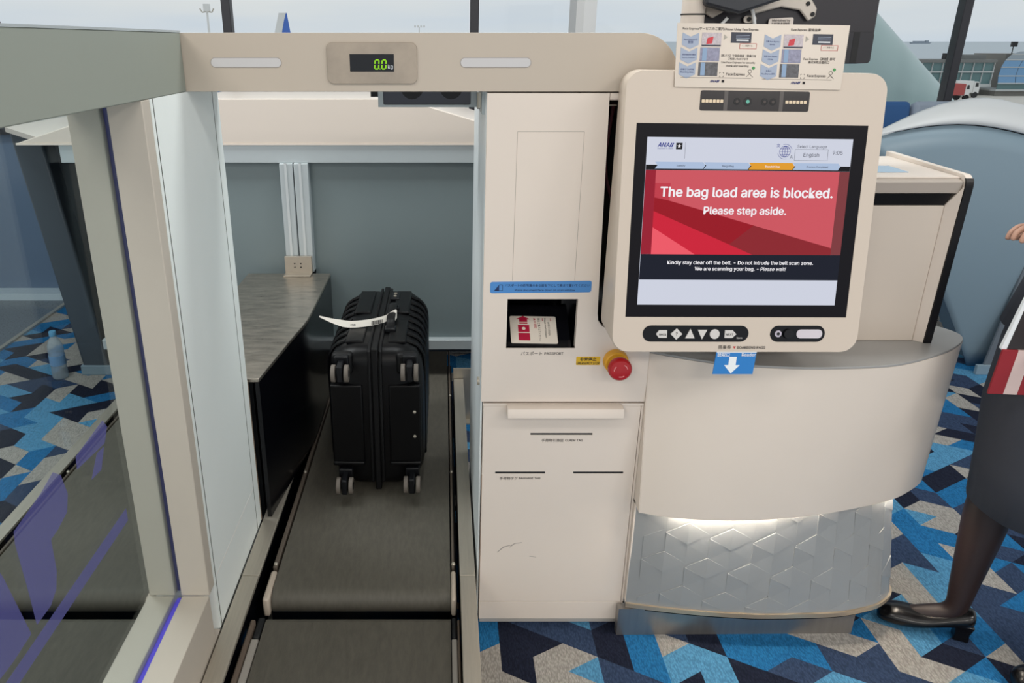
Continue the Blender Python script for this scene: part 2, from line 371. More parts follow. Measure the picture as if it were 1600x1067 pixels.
t = thing('floodlight_mast', 'white floodlight mast rising behind the left end of the crossbeam', 'light mast', (-17, 60, -6), 'floodlight masts')
mk('pole', G().tube([(-17, 60, -6), (-17, 60, 3.7)], [.16, .07], 10), MV_w, t)
mk('lamp_head', G().box(-17.2, -16.8, 59.8, 60.2, 3.55, 4.05), MV_w, t)
for sx in (-1, 1): mk('lamp_arm', G().tube([(-17, 60, 3.55), (-17 + sx * .35, 60, 3.5), (-17 + sx * .5, 60, 3.75)], .045, 8), M_steel, t)
t = thing('floodlight_mast', 'unidentified dark dome built as a mast at the far left above the side beam', 'light mast', (-2.98, 5.3, -6), 'floodlight masts')
mk('pole', G().tube([(-2.98, 5.3, -6), (-2.98, 5.3, 1.5)], .05, 10), M_blacks, t)
mk('dome_head', G().ball((-2.98, 5.3, 1.64), .14, .14, .1, 20), mat('dome_brown', (48, 40, 38), .5), t)  # unidentified dome shape, carried on a mast here
mk('finial', G().tube([(-2.98, 5.3, 1.72), (-2.98, 5.3, 1.82)], .012, 8), M_steel, t)
t = thing('floodlight_mast', 'tiny far floodlight mast left of the middle mullion', 'light mast', (-8.6, 300, -6), 'floodlight masts')
mk('pole', G().tube([(-8.6, 300, -6), (-8.6, 300, 6.4)], .2, 8), MV_w, t)
for k in range(4): mk('lamp', G().box(-10.4 + k * 1.1, -9.8 + k * 1.1, 300, 300.4, 6.2, 6.9), MV_w, t)

t = thing('airliner', 'white airliner whose blue tail fin shows above the crossbeam', 'airplane', (-30, 152, -6))
mk('fuselage', G().tube([(-33, 150, -.6), (-30, 150, -1), (-22, 151, -1.4), (0, 153, -1.4), (6, 153.6, -1.6), (8, 153.8, -2)], [.3, 1.0, 1.9, 1.95, 1.3, .2], 20), MV_w, t)
mk('tail_fin', G().prism([(-30.9, 150, .2), (-27.4, 150.2, .2), (-28.2, 150, 6.3), (-29.6, 150, 6.3)], (0, .3, 0)), mat('tail_blue', (62, 112, 205), .4), t)
mk('fin_leading_panel', G().prism([(-31.4, 149.9, .2), (-30.0, 149.9, .2), (-28.75, 149.9, 5.0), (-28.3, 149.9, 6.32), (-29.6, 149.9, 6.32)], (0, .5, 0)), MV_w, t)
for sy in (-1, 1):
    mk('tailplane', G().prism([(-31.5, 150, -.3), (-29, 150, -.3), (-31, 150 + sy * 6, .4), (-32, 150 + sy * 6, .4)], (0, 0, .2)), MV_w, t)
    mk('wing', G().prism([(-14, 152, -2), (-8, 152.3, -2), (-15, 152 + sy * 15, -.9), (-17, 152 + sy * 15, -.9)], (0, 0, .3)), MV_w, t)
    mk('engine', G().tube([(-12, 152 + sy * 6, -3.0), (-7.5, 152 + sy * 6, -3.0)], [.7, .95], 16), MV_w, t)
    mk('landing_gear', G().tube([(-11, 152 + sy * 2, -3), (-11, 152 + sy * 2, -6)], .3, 8), M_blacks, t)
mk('nose_gear', G().tube([(4, 153.4, -3), (4, 153.4, -6)], .25, 8), M_blacks, t)

# ------------------------------------------------------------------ conveyors (ours and the mirrored lane behind the glass)
def lane(mir, d):
    X = (lambda x: -1.24 - x) if mir else (lambda x: x)
    def bx(x0, x1, *r): a, b = sorted((X(x0), X(x1))); return G().box(a, b, *r)
    yf = 3.35
    t = thing('belt_conveyor', d['far'], 'conveyor', (X(-.215), 2.4, 0), 'belt conveyors')
    a, b = sorted((X(-.455), X(.02)))
    prof = [(1.635 + .035 - .035 * math.sin(q), .15 + .035 * math.cos(q)) for q in (math.pi * i / 8 for i in range(9))]
    prof = [(yf, .185)] + prof + [(yf, .115)]
    g = G(); g.prism([(a, y, z) for y, z in prof], (b - a, 0, 0)); mk('belt', g, M_belt, t)
    mk('bed_frame', bx(-.48, .04, 1.72, yf, .0, .11), M_dark, t)
    for s, (x0, x1) in enumerate(((-.475, -.457), (.022, .036))):
        mk('roller_end', bx(x0, x1, 1.62, 1.74, .13, .187), mat('roller_cream', (196, 182, 166), .4), t, bevel=.006)
        mk('edge_strip', bx(x0 + .002, x1 - .004, 1.75, yf, .15, .19), mat('edge_strip_brown', (92, 82, 72), .55), t, bevel=.003)
    for y in (1.76, 2.25, 2.85): mk('strip_bolt', G().ball((X(.029), y, .192), .006, seg=10), M_steel, t); mk('strip_bolt', G().ball((X(-.466), y, .192), .006, seg=10), M_steel, t)
    t = thing('belt_conveyor', d['near'], 'conveyor', (X(-.215), .9, 0), 'belt conveyors')
    prof = [(.3, .165)] + [(1.56 + .03 * math.sin(q), .135 + .03 * math.cos(q)) for q in (math.pi * i / 8 for i in range(9))] + [(.3, .105)]
    g = G(); g.prism([(a, y, z) for y, z in prof], (b - a, 0, 0)); mk('belt', g, M_belt, t)
    mk('bed_frame', bx(-.48, .04, .3, 1.55, 0, .1), M_dark, t)
    for x0, x1 in ((-.477, -.458), (.022, .036)):
        mk('edge_strip', bx(x0, x1, .3, 1.5, .13, .168), mat('edge_strip_grey', (158, 152, 144), .45), t, bevel=.003)
        mk('roller_end', bx(x0, x1, 1.505, 1.58, .12, .166), M_dark, t, bevel=.006)
        mk('cover_strip', bx(*((x0 - .014, x0 - .001) if x0 < 0 else (x1 + .001, x1 + .007)), .3, 1.56, .14, .176), mat('cover_strip_brown', (104, 90, 78), .6), t, bevel=.004)
    for nm, x0, x1, lab in (('conveyor_rail', -.546, -.499, d['rl']), ('conveyor_rail', .046, .088, d['rr'])):
        t = thing(nm, lab, 'rail', (X((x0 + x1) / 2), 2, 0), 'steel conveyor rails')
        ins = x1 if x0 < 0 else x0
        for y0, y1 in ((.3, 1.70), (1.702, 3.0)):
            mk('cap_plate', bx(x0, x1, y0, y1, .19, .2), M_steel, t, bevel=.0015)
            e = (ins - .003, ins) if x0 < 0 else (ins, ins + .003)
            mk('inner_plate', bx(e[0], e[1], y0, y1, .06, .19), M_black, t)
        mk('rail_body', bx(x0 + .006, x1 - .006, .3, 3.0, 0, .19), M_blacks if x0 < 0 else M_steel, t)
lane(False, dict(far='dark grey upper conveyor belt carrying the black suitcase', near='dark grey lower conveyor belt in the foreground before the gap',
     rl='steel rail along the foot of the white left wall', rr='narrow steel rail between the belt and the white kiosk cabinet'))
lane(True, dict(far='far conveyor belt of the next lane seen through the left glass', near='near conveyor belt of the next lane seen through the left glass',
     rl='steel rail of the next lane hidden against the back of the glass wall', rr='bright diagonal steel rail seen through the left glass beside the carpet'))
t = thing('rail_end_plate', 'small upright steel end plate at the far end of the right rail', 'plate', (.1, 3.0, 0))
mk('plate', G().box(.045, .16, 3.005, 3.015, .0, .245), M_steel, t); mk('foot_flange', G().box(.095, .16, 2.96, 3.005, 0, .006), M_steel, t)

# ------------------------------------------------------------------ left wall: glass partition, white panel, beams
WX = -.55
t = thing('glass_partition', 'framed glass partition with violet-lit groove on the left', 'partition', (-.62, .9, 0))
mk('post', G().box(-.692, -.631, 1.46, 1.50, .333, 1.449), M_frame, t, bevel=.002)
mk('post', G().box(-.617, WX, 1.46, 1.50, .333, 1.449), M_frame, t, bevel=.002)
mk('sill', G().box(-.695, -.633, .3, 1.46, .2, .333), M_frame, t, bevel=.002)
mk('sill', G().box(-.615, WX, .3, 1.46, .2, .333), M_frame, t, bevel=.002)
mk('sill_base', G().box(-.695, WX, .3, 1.5, 0, .199), M_frame, t)
M_led = mat('violet_led', (60, 50, 160), .4, emit=(92, 78, 205), es=.75)
mk('led_strip', G().box(-.631, -.617, .3, 1.47, .30, .318), M_led, t)
mk('led_strip', G().box(-.631, -.617, 1.478, 1.49, .333, 1.449), mat('violet_led_dim', (56, 56, 90), .4, emit=(70, 72, 130), es=.25), t)
mk('glass_pane', G().box(-.627, -.621, .3, 1.474, .319, 1.448), glass('partition_glass', (238, 243, 243), .7), t)
def translucent(name, rgb, k):
    m = bpy.data.materials.new(name); m.use_nodes = True; n = m.node_tree; n.nodes.clear()
    o = n.nodes.new('ShaderNodeOutputMaterial'); tr = n.nodes.new('ShaderNodeBsdfTransparent'); df = n.nodes.new('ShaderNodeBsdfDiffuse'); mx = n.nodes.new('ShaderNodeMixShader')
    df.inputs[0].default_value = (*lin(rgb), 1); mx.inputs[0].default_value = k
    n.links.new(tr.outputs[0], mx.inputs[1]); n.links.new(df.outputs[0], mx.inputs[2]); n.links.new(mx.outputs[0], o.inputs[0]); return m
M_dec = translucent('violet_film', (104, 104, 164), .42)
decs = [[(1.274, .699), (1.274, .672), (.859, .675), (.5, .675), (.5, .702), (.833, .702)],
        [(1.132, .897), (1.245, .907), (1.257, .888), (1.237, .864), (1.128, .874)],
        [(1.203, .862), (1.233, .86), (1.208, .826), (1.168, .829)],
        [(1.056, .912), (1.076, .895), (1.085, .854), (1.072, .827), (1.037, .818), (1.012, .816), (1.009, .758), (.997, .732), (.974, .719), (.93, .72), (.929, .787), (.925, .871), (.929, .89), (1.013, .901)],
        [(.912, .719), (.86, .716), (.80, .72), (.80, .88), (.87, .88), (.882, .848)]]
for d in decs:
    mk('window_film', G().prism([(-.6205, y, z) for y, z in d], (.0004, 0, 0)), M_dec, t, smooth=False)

t = thing('wall_panel', 'tall pale panel beside the belt under the beam corner', 'panel', (-.62, 1.73, 0))
mk('carcass', G().box(-.695, WX - .006, 1.502, 1.96, .0, 1.449), M_white2, t)
mk('edge_strip', G().box(WX - .006, WX, 1.501, 1.5135, .2, 1.449), M_white2, t)
mk('face_panel', G().box(WX - .006, WX, 1.5175, 1.910, .345, 1.449), M_white2, t)
mk('face_panel', G().box(WX - .006, WX, 1.5175, 1.910, .2, .341), M_white2, t)
mk('edge_strip', G().box(WX - .006, WX, 1.9135, 1.96, .2, 1.449), M_white2, t)
mk('seam', G().box(WX - .006, WX + .0003, 1.5137, 1.5173, .2, 1.449), M_seam, t)
mk('seam', G().box(WX - .006, WX + .0003, 1.9102, 1.9133, .2, 1.449), M_seam, t)
mk('seam', G().box(WX - .006, WX + .0003, 1.5175, 1.910, .3412, .3448), mat('seam_light', (246, 246, 240), .5), t)
mk('end_trim', G().box(-.556, WX + .001, 1.96, 1.966, .2, .66), mat('trim_brown', (140, 124, 108), .5), t)

t = thing('side_beam', 'pale grey-green overhead beam running toward the viewer above the glass', 'beam', (-.62, .7, 1.44))
mk('beam_body', G().box(-.70, WX, .25, 1.7235, 1.449, 1.567), M_beam, t, bevel=.002)
mk('top_edge', G().box(-.70, WX + .001, .25, 1.7235, 1.567, 1.571), M_alu, t)

KF = Fr((0, 1.725, 0), (1, 0, 0), (0, 0, 1))
t = thing('crossbeam', 'white overhead crossbeam with green digital weight display', 'beam', (0, 1.8, 1.44))
arc = [(.412 + .093 * math.sin(q), 1.449 + .118 * math.cos(q) ** .8 if math.cos(q) > 1e-6 else 1.449) for q in (math.pi / 2 * i / 14 for i in range(15))]
g = G(); g.plate(KF, [(WX - .15, 1.449)] + [(WX - .15, 1.567)] + arc, [], -.235, 0); mk('beam_body', g, mat('crossbeam_dimmed', (194, 182, 167), .45, var=.02, vscale=3), t, bevel=.0015)  # white toned darker, dimmer light up here is put into the colour
M_strip = mat('frosted_light_strip', (205, 203, 203), .35)
for a in (-.491, .038):
    flat(KF, rrect(a - .0015, a + .1495, 1.4975, 1.5185, .0105), mat('strip_rim', (168, 160, 154), .5), t, .0007, 'light_strip_rim', .0015)
    flat(KF, rrect(a, a + .148, 1.499, 1.517, .009), M_strip, t, .0016, 'light_strip', .002)
pl = mk('display_plate', (lambda g: g.plate(KF, rrect(-.245, -.055, 1.4655, 1.5475, .012), [], -.001, .005) or g)(G()), mat('satin_steel_plate', (168, 156, 142), .42, .75, var=.12, vscale=22), t, bevel=.001)
flat(KF, rect(-.1965, -.1035, 1.490, 1.525), mat('display_black', (10, 12, 16), .1), pl, .0062, 'display_window', .002)
M_seg = emi('green_segment', (150, 222, 40), 1.0)
def seven(ch, a, b, w, h, parent):
    on = {'0': 'abcdef'}[ch]; k = .0026; sk = .0014
    seg = {'a': ((0, h), (w, h)), 'b': ((w, h), (w, h / 2)), 'c': ((w, h / 2), (w, 0)), 'd': ((0, 0), (w, 0)), 'e': ((0, h / 2), (0, 0)), 'f': ((0, h), (0, h / 2))}
    for s in on:
        (xa, ya), (xb, yb) = seg[s]; sh = lambda x, y: (a + x + y * .08, b + y)
        if ya == yb: P = [sh(xa + .001, ya - k / 2), sh(xb - .001, ya - k / 2), sh(xb - .001, ya + k / 2), sh(xa + .001, ya + k / 2)]
        else: P = [sh(xa - k / 2, yb + .001), sh(xa + k / 2, yb + .001), sh(xa + k / 2, ya - .001), sh(xa - k / 2, ya - .001)]
        flat(KF, P, M_seg, parent, .0066, 'digit_segment', .0003)
seven('0', -.1445, 1.4955, .0085, .018, pl); seven('0', -.1295, 1.4955, .0085, .018, pl)
flat(KF, rect(-.1342, -.1322, 1.4945, 1.4965), M_seg, pl, .0066, 'decimal_point')
text('kg', KF, -.1163, 1.4965, emi('kg_white', (200, 205, 210), .9), pl, .0066, width=.0105)

t = thing('scanner_box', 'grey scanner box with smoked window hanging under the crossbeam', 'scanner', (-.04, 1.98, 1.4))
SF = Fr((0, 1.95, 0), (1, 0, 0), (0, 0, 1))
g = G(); g.plate(SF, rect(-.158, .083, 1.4, 1.455), [rrect(-.145, .068, 1.406, 1.45, .004)], -.02, 0); mk('front_frame', g, M_alu, t, bevel=.001)
mk('housing', G().box(-.156, .081, 1.972, 2.1, 1.402, 1.455), M_alu, t, bevel=.002)
flat(SF, rect(-.146, .069, 1.405, 1.451), mat('smoked_glass', (52, 56, 70), .08), t, -.006, 'smoked_window', .003)
for a in (-.075, .02): flat(SF, circ(a, 1.446, .028), M_black, t, -.0055, 'lens', .0006)
mk('side_bracket', G().box(-.176, -.158, 1.955, 2.02, 1.424, 1.455), M_blacks, t)
t = thing('hinge', 'small steel hinge block at the top left corner of the kiosk', 'hinge', (.09, 1.9, 1.40))
mk('leaf', G().box(.088, .0975, 1.80, 1.94, 1.395, 1.447), M_alu, t, bevel=.001)
mk('barrel', G().tube([(.087, 1.86, 1.405), (.087, 1.86, 1.44)], .008, 12), M_steel, t); mk('latch', G().box(.082, .088, 1.90, 1.93, 1.40, 1.43), M_dark, t)

# ------------------------------------------------------------------ steel shelf with black skirt
edge = [(-.521, 1.975), (-.485, 2.29), (-.468, 2.42), (-.462, 2.52), (-.462, 2.75), (-.462, 3.03)]
edge = [tuple(p[:2]) for p in spline([(x, y, 0) for x, y in edge], 5)]
t = thing('steel_side_shelf', 'scuffed stainless shelf with glossy black skirt left of the suitcase', 'shelf', (-.6, 2.5, 0))
mk('top_plate', G().prism([(x, y, .65) for x, y in edge] + [(-.80, 3.03, .65), (-.80, 2.3, .65), (-.66, 1.975, .65)], (0, 0, .012)), M_shelf, t, bevel=.002)
g = G(); n = len(edge)
g.add([(x, y, z) for z in (.202, .65) for x, y in edge] + [(x - .012, y, z) for z in (.202, .65) for x, y in edge],
      [(i, i + 1, n + i + 1, n + i) for i in range(n - 1)] + [(2 * n + i, 2 * n + i + 1, 3 * n + i + 1, 3 * n + i) for i in range(n - 1)] + [(0, n, 3 * n, 2 * n), (n - 1, 2 * n - 1, 4 * n - 1, 3 * n - 1)] + [(i, i + 1, 2 * n + i + 1, 2 * n + i) for i in range(n - 1)] + [(n + i, n + i + 1, 3 * n + i + 1, 3 * n + i) for i in range(n - 1)])
mk('skirt', g, M_black, t)
mk('support', G().box(-.69, -.56, 2.05, 2.97, 0, .649), M_blacks, t)

# ------------------------------------------------------------------ back unit: hood, rail, panels, legs
t = thing('rear_hood_unit', 'grey-panelled rear housing with pale hood behind the suitcase', 'housing', (-.62, 3.4, 0))
hood = [(-1.66, 1.18), (-1.37, 1.27), (-1.13, 1.335), (-1.0, 1.347), (-.24, 1.347), (-.11, 1.335), (.13, 1.265), (.42, 1.18)]
g = G(); n = len(hood)
fr_ = [Vec((x, 3.05, z)) for x, z in hood]; bk = [Vec((-.62 + (x + .62) * .96, 4.0, z - .02)) for x, z in hood]
g.loft([fr_, bk], True); mk('hood', g, mat('hood_white', (214, 203, 192), .4), t, bevel=.004)
mk('hood_lip', G().box(-1.66, .42, 3.047, 3.06, 1.174, 1.181), M_white, t)
mk('upper_rail', G().box(-1.5, .30, 3.055, 3.10, 1.105, 1.174), M_alu, t, bevel=.002)
mk('panel', G().box(-1.46, -.645, 3.085, 3.10, .36, 1.105), M_grey, t)
mk('panel', G().box(-.53, .27, 3.085, 3.10, .36, 1.105), M_grey, t)
mk('lower_rail', G().box(-1.46, .27, 3.05, 3.10, .315, .36), M_alu, t, bevel=.003)
ps = mk('aluminium_post', G().box(-.642, -.59, 3.04, 3.10, .664, 1.105), M_alu, t, bevel=.003)
mk('post_rib', G().box(-.586, -.53, 3.04, 3.10, .664, 1.105), M_alu, ps, bevel=.003)
mk('post_groove', G().box(-.622, -.612, 3.036, 3.05, .73, 1.105), mat('alu_light', (205, 210, 211), .4, .4), ps)
mk('post_groove', G().box(-.566, -.556, 3.036, 3.05, .73, 1.105), MATS['alu_light'], ps)
br = mk('foot_bracket', G().box(-.645, -.535, 3.022, 3.036, .6625, .735).box(-.645, -.535, 2.975, 3.03, .6625, .668), mat('bracket_steel', (176, 168, 156), .4, .8), t, bevel=.001)
for x in (-.605, -.58):
    for z in (.69, .705): mk('screw', G().disc((x, 3.022, z), (0, -1, 0), .003, .002, 8), M_dark, br)
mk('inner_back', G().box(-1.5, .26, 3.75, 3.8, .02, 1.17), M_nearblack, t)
for s in (0, 1):
    X = (lambda x: x) if s == 0 else (lambda x: -1.24 - x)
    mk('leg', G().prism([(X(-1.93), 3.5, 1.178), (X(-1.795), 3.5, 1.178), (X(-1.655), 3.5, .0), (X(-1.785), 3.5, 0)], (0, .5, 0)), M_navy, t, bevel=.01)
    mk('leg_foot', G().prism([(X(-1.80), 3.49, 0), (X(-1.65), 3.49, 0), (X(-1.65), 3.49, .05), (X(-1.80), 3.49, .05)], (0, .5, 0)), M_greyd, t, bevel=.003)
    mk('side_shade', G().prism([(X(-1.795), 3.6, 1.178), (X(-1.5), 3.6, 1.178), (X(-1.5), 3.6, 0), (X(-1.655), 3.6, 0)], (0, .1, 0)), M_nearblack, t)  # dark sheet standing in for the shadow under the hood
    mk('hood_tip', G().prism([(X(-1.93), 3.48, 1.178), (X(-1.60), 3.1, 1.178), (X(-1.60), 3.98, 1.178), (X(-1.9), 4.0, 1.178)], (0, 0, .02)), MATS['hood_white'], t)

# ------------------------------------------------------------------ suitcase
t = thing('suitcase', 'black hard-shell suitcase lying on its side on the belt', 'suitcase', (-.207, 2.42, .186))
M_sc = mat('suitcase_shell', (7, 7, 9), .34, bump=.12, bscale=900, spec=.22); M_scd = mat('suitcase_trim', (6, 6, 8), .5, spec=.3)
Y0, Y1, Z0, Z1 = 2.135, 2.76, .20, .685
M_tyre = mat('wheel_grey', (112, 104, 96), .6)
for nm, x0, x1, sg in (('shell_half', -.358, -.216, -1), ('shell_half', -.198, -.058, 1)):
    # dished half shell: sections stepping outward with shrinking rounded outline
    xi, xo = (x1, x0) if sg < 0 else (x0, x1); rings = []
    for k, ins in ((0, 0), (.35, 0), (.62, .006), (.82, .020), (.94, .040), (1, .066)):
        x = xi + (xo - xi) * k
        rings.append([Vec((x, a, b)) for a, b in rrect(Y0 + ins, Y1 - ins, Z0 + ins, Z1 - ins, .055 + ins * .3, 6)])
    g = G(); g.loft(rings, True); sh = mk(nm, g, M_sc, t, ang=.9)
    # ribs wrapping over the upper shoulder of the shell
    for k in range(8):
        y = Y0 + .085 + k * .062
        xa = xi + (xo - xi) * .60; P = [(xa, y, Z1 - .003), (xi + (xo - xi) * .80, y, Z1 - .015), (xi + (xo - xi) * .93, y, Z1 - .036), (xo + sg * .0, y, Z1 - .075), (xo, y, Z1 - .2), (xo, y, Z0 + .09)]
        mk('rib', G().tube(spline(P, 4), .0095, 8, flat=(.6, 1)), M_sc, sh)
    for u0, u1 in ((Y0 + .06, Y0 + .25), (Y0 + .33, Y1 - .06)):      # raised panels on the top edge
        xa, xb = sorted((xi + (xo - xi) * .2, xi + (xo - xi) * .6))
        mk('raised_panel', G().box(xa, xb, u0, u1, Z1 - .004, Z1 + .006), M_sc, sh, bevel=.005, seg=3)
    # pressed panels on the wheel end
    xa, xb = sorted((xi + (xo - xi) * .22, xi + (xo - xi) * .93))
    mk('end_panel', G().box(xa, xb, Y0 - .006, Y0 + .02, .30, .570), M_sc, sh, bevel=.006, seg=3)
    mk('end_lip', G().box(xa, xb, Y0 - .013, Y0 + .01, .292, .306), M_sc, sh, bevel=.005, seg=3)
    mk('corner_guard', G().box(*sorted((xi + (xo - xi) * .40, xi + (xo - xi) * .86)), Y0 - .005, Y0 + .03, 0.603, .673), M_scd, sh, bevel=.012, seg=3)
mk('frame_band', G().box(-.217, -.197, Y0 - .004, Y1, Z0 - .002, Z1 + .004), M_scd, t, bevel=.004)
for x in (-.224, -.190):
    mk('zip_ridge', G().tube([(x, Y1 - .03, Z1 + .002), (x, Y0 + .04, Z1 + .002), (x, Y0 + .008, Z1 - .012), (x, Y0 - .004, Z1 - .05), (x, Y0 - .004, Z0 + .03)], .005, 8), M_scd, t)
for cx_, cz_ in ((-.306, .630), (-.099, .633), (-.309, .243), (-.097, .247)):
    w = mk('wheel_fork', G().box(cx_ - .009, cx_ + .009, 2.062, Y0 + .01, cz_ - .022, cz_ + .03).box(cx_ - .022, cx_ + .022, Y0 - .02, Y0 + .01, cz_ + .005, cz_ + .04), M_blacks, t, bevel=.004)
    for dx in (-.026, .013):
        wl = mk('wheel', G().disc((cx_ + dx, 2.084, cz_), (1, 0, 0), .0265, .013, 24), M_tyre, t, bevel=.002)
        mk('hub', G().disc((cx_ + dx - .001, 2.084, cz_), (1, 0, 0), .012, .015, 16), M_blacks, wl)
for z in (.395, .48): mk('rivet', G().ball((-.088, Y0 - .008, z), .0055, .003, .0055, 12), M_steel, t)
hd = mk('carry_handle', G().tube(spline([(-.168, 2.30, .692), (-.168, 2.325, .714), (-.168, 2.40, .72), (-.168, 2.475, .714), (-.168, 2.50, .692)], 5), .011, 10, flat=(.6, 1.3)), M_scd, t)
for y in (2.295, 2.505): mk('handle_mount', G().box(-.186, -.150, y - .018, y + .018, .684, .70), M_blacks, hd, bevel=.004)
lk = mk('combination_lock', G().box(-.188, -.155, 2.60, 2.68, .684, .695), M_blacks, t, bevel=.003)
for y in (2.625, 2.655): mk('lock_button', G().disc((-.172, y, .695), (0, 0, 1), .006, .003, 12), M_steel, lk)

t = thing('baggage_tag', 'white paper baggage tag looped on the suitcase handle', 'tag', (-.26, 2.33, .70))
pth = [(-0.399, 2.331, 0.722), (-0.354, 2.316, 0.712), (-0.303, 2.31, 0.703), (-0.242, 2.32, 0.704), (-0.191, 2.339, 0.71), (-0.167, 2.361, 0.718), (-0.155, 2.368, 0.722), (-0.151, 2.366, 0.716), (-0.159, 2.351, 0.708)]
P = spline(pth, 5); g = G(); hw = [.003 + .011 * min(1, i / 8) for i in range(len(P))]
for i in range(len(P)): pass
vs = []; fs = []
for i, p in enumerate(P):
    d = Vec((.0, .55, .84)).normalized() * hw[i]
    for q, o in ((-1, 0), (1, 0), (1, .0006), (-1, .0006)): vs.append(p + d * q * .8 + Vec((0, -.84, .55)) * o)
for i in range(len(P) - 1):
    for j in range(4): fs.append((4 * i + j, 4 * i + (j + 1) % 4, 4 * i + 4 + (j + 1) % 4, 4 * i + 4 + j))
fs += [(0, 1, 2, 3), tuple(range(len(vs) - 4, len(vs)))]
g.add(vs, fs); mk('paper_strip', g, mat('tag_paper', (236, 230, 220), .6), t)
TF = Fr((-0.225, 2.318, 0.705), (1, .15, .12), (0, .55, .84))
for k in range(14): flat(TF, rect(-.005 + k * .0026, -.0037 + k * .0026 + .0006 * (k % 3), -.007, .006), M_txt, t, .002, 'barcode_bar', .0006)
TF2 = Fr((-0.296, 2.306, .7035), (1, 0, -.02), (0, .55, .84)); text('HND', TF2, 0, -.004, M_txt, t, .0018, width=.016, bold=.02)

# ------------------------------------------------------------------ kiosk cabinet
t = thing('kiosk_cabinet', 'white kiosk cabinet with passport reader and tag slots', 'cabinet', (.3, 2.05, 0))
body = G().box(.100, .503, 1.90, 2.38, .03, 1.447).box(.101, .116, 1.746, 1.90, .03, 1.447).box(.488, .503, 1.746, 1.90, .03, .90).box(.116, .488, 1.746, 1.9, 1.43, 1.447)
mk('carcass', body, M_white, t)
mk('side_panel', G().box(.0945, .0995, 1.742, 2.38, .035, 1.447), M_side, t, bevel=.001)
pass_hole = rect(.1535, .321, .8555, .981)
door = [(.0955, .7115), (.504, .7115), (.504, .90), (.455, .90), (.40, .905), (.383, .912), (.372, .927), (.3695, .945), (.359, 1.432), (.359, 1.446), (.0955, 1.446)]
g = G(); g.plate(KF, door, [pass_hole], -.020, 0); mk('upper_door', g, M_white, t, smooth=False)
mk('top_filler', G().box(.3605, .503, 1.727, 1.745, 1.433, 1.446), M_white, t)
mk('cable_recess', G().box(.3, .488, 1.84, 1.85, .86, 1.43), M_black, t)
mk('recess_edge', G().box(.485, .488, 1.746, 1.84, .9, 1.43), M_black, t)
mk('cable', G().tube(spline([(.385, 1.80, 1.42), (.377, 1.79, 1.36), (.372, 1.785, 1.31), (.38, 1.79, 1.25), (.40, 1.8, 1.2)], 5), .004, 8), mat('cable_maroon', (84, 34, 44), .5), t)
mk('cable_clip', G().box(.365, .39, 1.79, 1.8, 1.415, 1.418), M_steel, t)
for a0, a1, b0, b1 in ((.163, .1638, 1.027, 1.366), (.3092, .31, 1.027, 1.366), (.163, .31, 1.3655, 1.3663)):
    flat(KF, rect(a0, a1, b0, b1), mat('fine_seam', (168, 158, 148), .6), t, .0003, 'hatch_seam', .0006)
# passport reader
rd = mk('passport_reader', G().box(.152, .1535, 1.745, 1.88, .853, .983).box(.321, .3225, 1.745, 1.88, .853, .983).box(.152, .3225, 1.745, 1.88, .981, .983).box(.152, .3225, 1.879, 1.88, .853, .983).box(.152, .3225, 1.727, 1.88, .853, .8555), M_black, t)
CF = Fr((.2, 1.738, .862), (1, -.05, 0), (0, .075, .05))
mk('scan_bed', G().prism([CF.p(-.042, -.008, 0), CF.p(.112, -.008, 0), CF.p(.112, .12, 0), CF.p(-.042, .12, 0)], CF.N * -.004), mat('scan_glass', (14, 15, 19), .06), rd)
cdp = flat(CF, rrect(-.033, .081, .0, .082, .004), mat('guide_card_paper', (236, 226, 212), .5), rd, .003, 'guide_card', .002)
M_crim = mat('crimson_print', (186, 24, 62), .5)
for P in (rect(-.014, .014, .008, .030), rect(-.014, .014, .033, .054), rect(-.010, .010, .058, .062), rect(-.010, .010, .064, .074), [(-.018, .072), (.018, .072), (0, .082)]): flat(CF, P, M_crim, cdp, .0036, 'passport_pictogram')
flat(CF, circ(0, .0435, .0045, 12), MATS['guide_card_paper'], cdp, .0040, 'pictogram_crest')
VF = Fr(CF.p(.036, .076), -CF.V, CF.U)
text('奥まで挿入してください', VF, 0, 0, M_txt, cdp, .0036, width=.07); text('▲ IC読取', VF, 0, -.010, M_crim, cdp, .0036, width=.032) ; text('Please insert passport', VF, 0, .016, M_txt, cdp, .0036, width=.06); text('▲▲', VF, 0, .011, M_crim, cdp, .0036, width=.008)
text('▲▲', VF, 0, .031, M_crim, cdp, .0036, width=.008); text('until it stops', VF, .012, .024, M_txt, cdp, .0036, width=.04)
# blue sticker above the reader
sk_ = flat(KF, [(a, b + (a - .112) * .012) for a, b in rrect(.1115, .350, .9955, 1.0235, .005)], mat('sticker_blue', (74, 138, 204), .45), t, .0008, 'instruction_sticker', .001)
M_ink = mat('sticker_ink', (20, 44, 92), .6)
text('パスポートの顔写真のある面を下にして奥まで置いてください', KF, .146, 1.0125, M_ink, sk_, .0012, width=.2, bold=.01)
text('Place document face down on scan window', KF, .170, 1.001, M_ink, sk_, .0012, width=.142, bold=.005)
for P in ([(.121, 1.002), (.141, 1.002), (.141, 1.003), (.121, 1.003)], [(.140, 1.002), (.141, 1.002), (.141, 1.017), (.140, 1.017)], [(.1325, 1.016), (.141, 1.016), (.141, 1.017), (.1325, 1.017)], [(.121, 1.002), (.1325, 1.017), (.1325, 1.003)]): flat(KF, P, M_ink, sk_, .0012, 'document_icon')
text('パスポート', KF, .190, .8375, M_txt, t, width=.052, bold=.004); text('PASSPORT', KF, .2475, .8385, M_txt, t, width=.046, bold=.01)
es = flat(KF, rrect(.326, .3845, .8115, .8335, .002), mat('sign_yellow', (222, 178, 36), .5), t, .0012, 'emergency_sign', .0015)
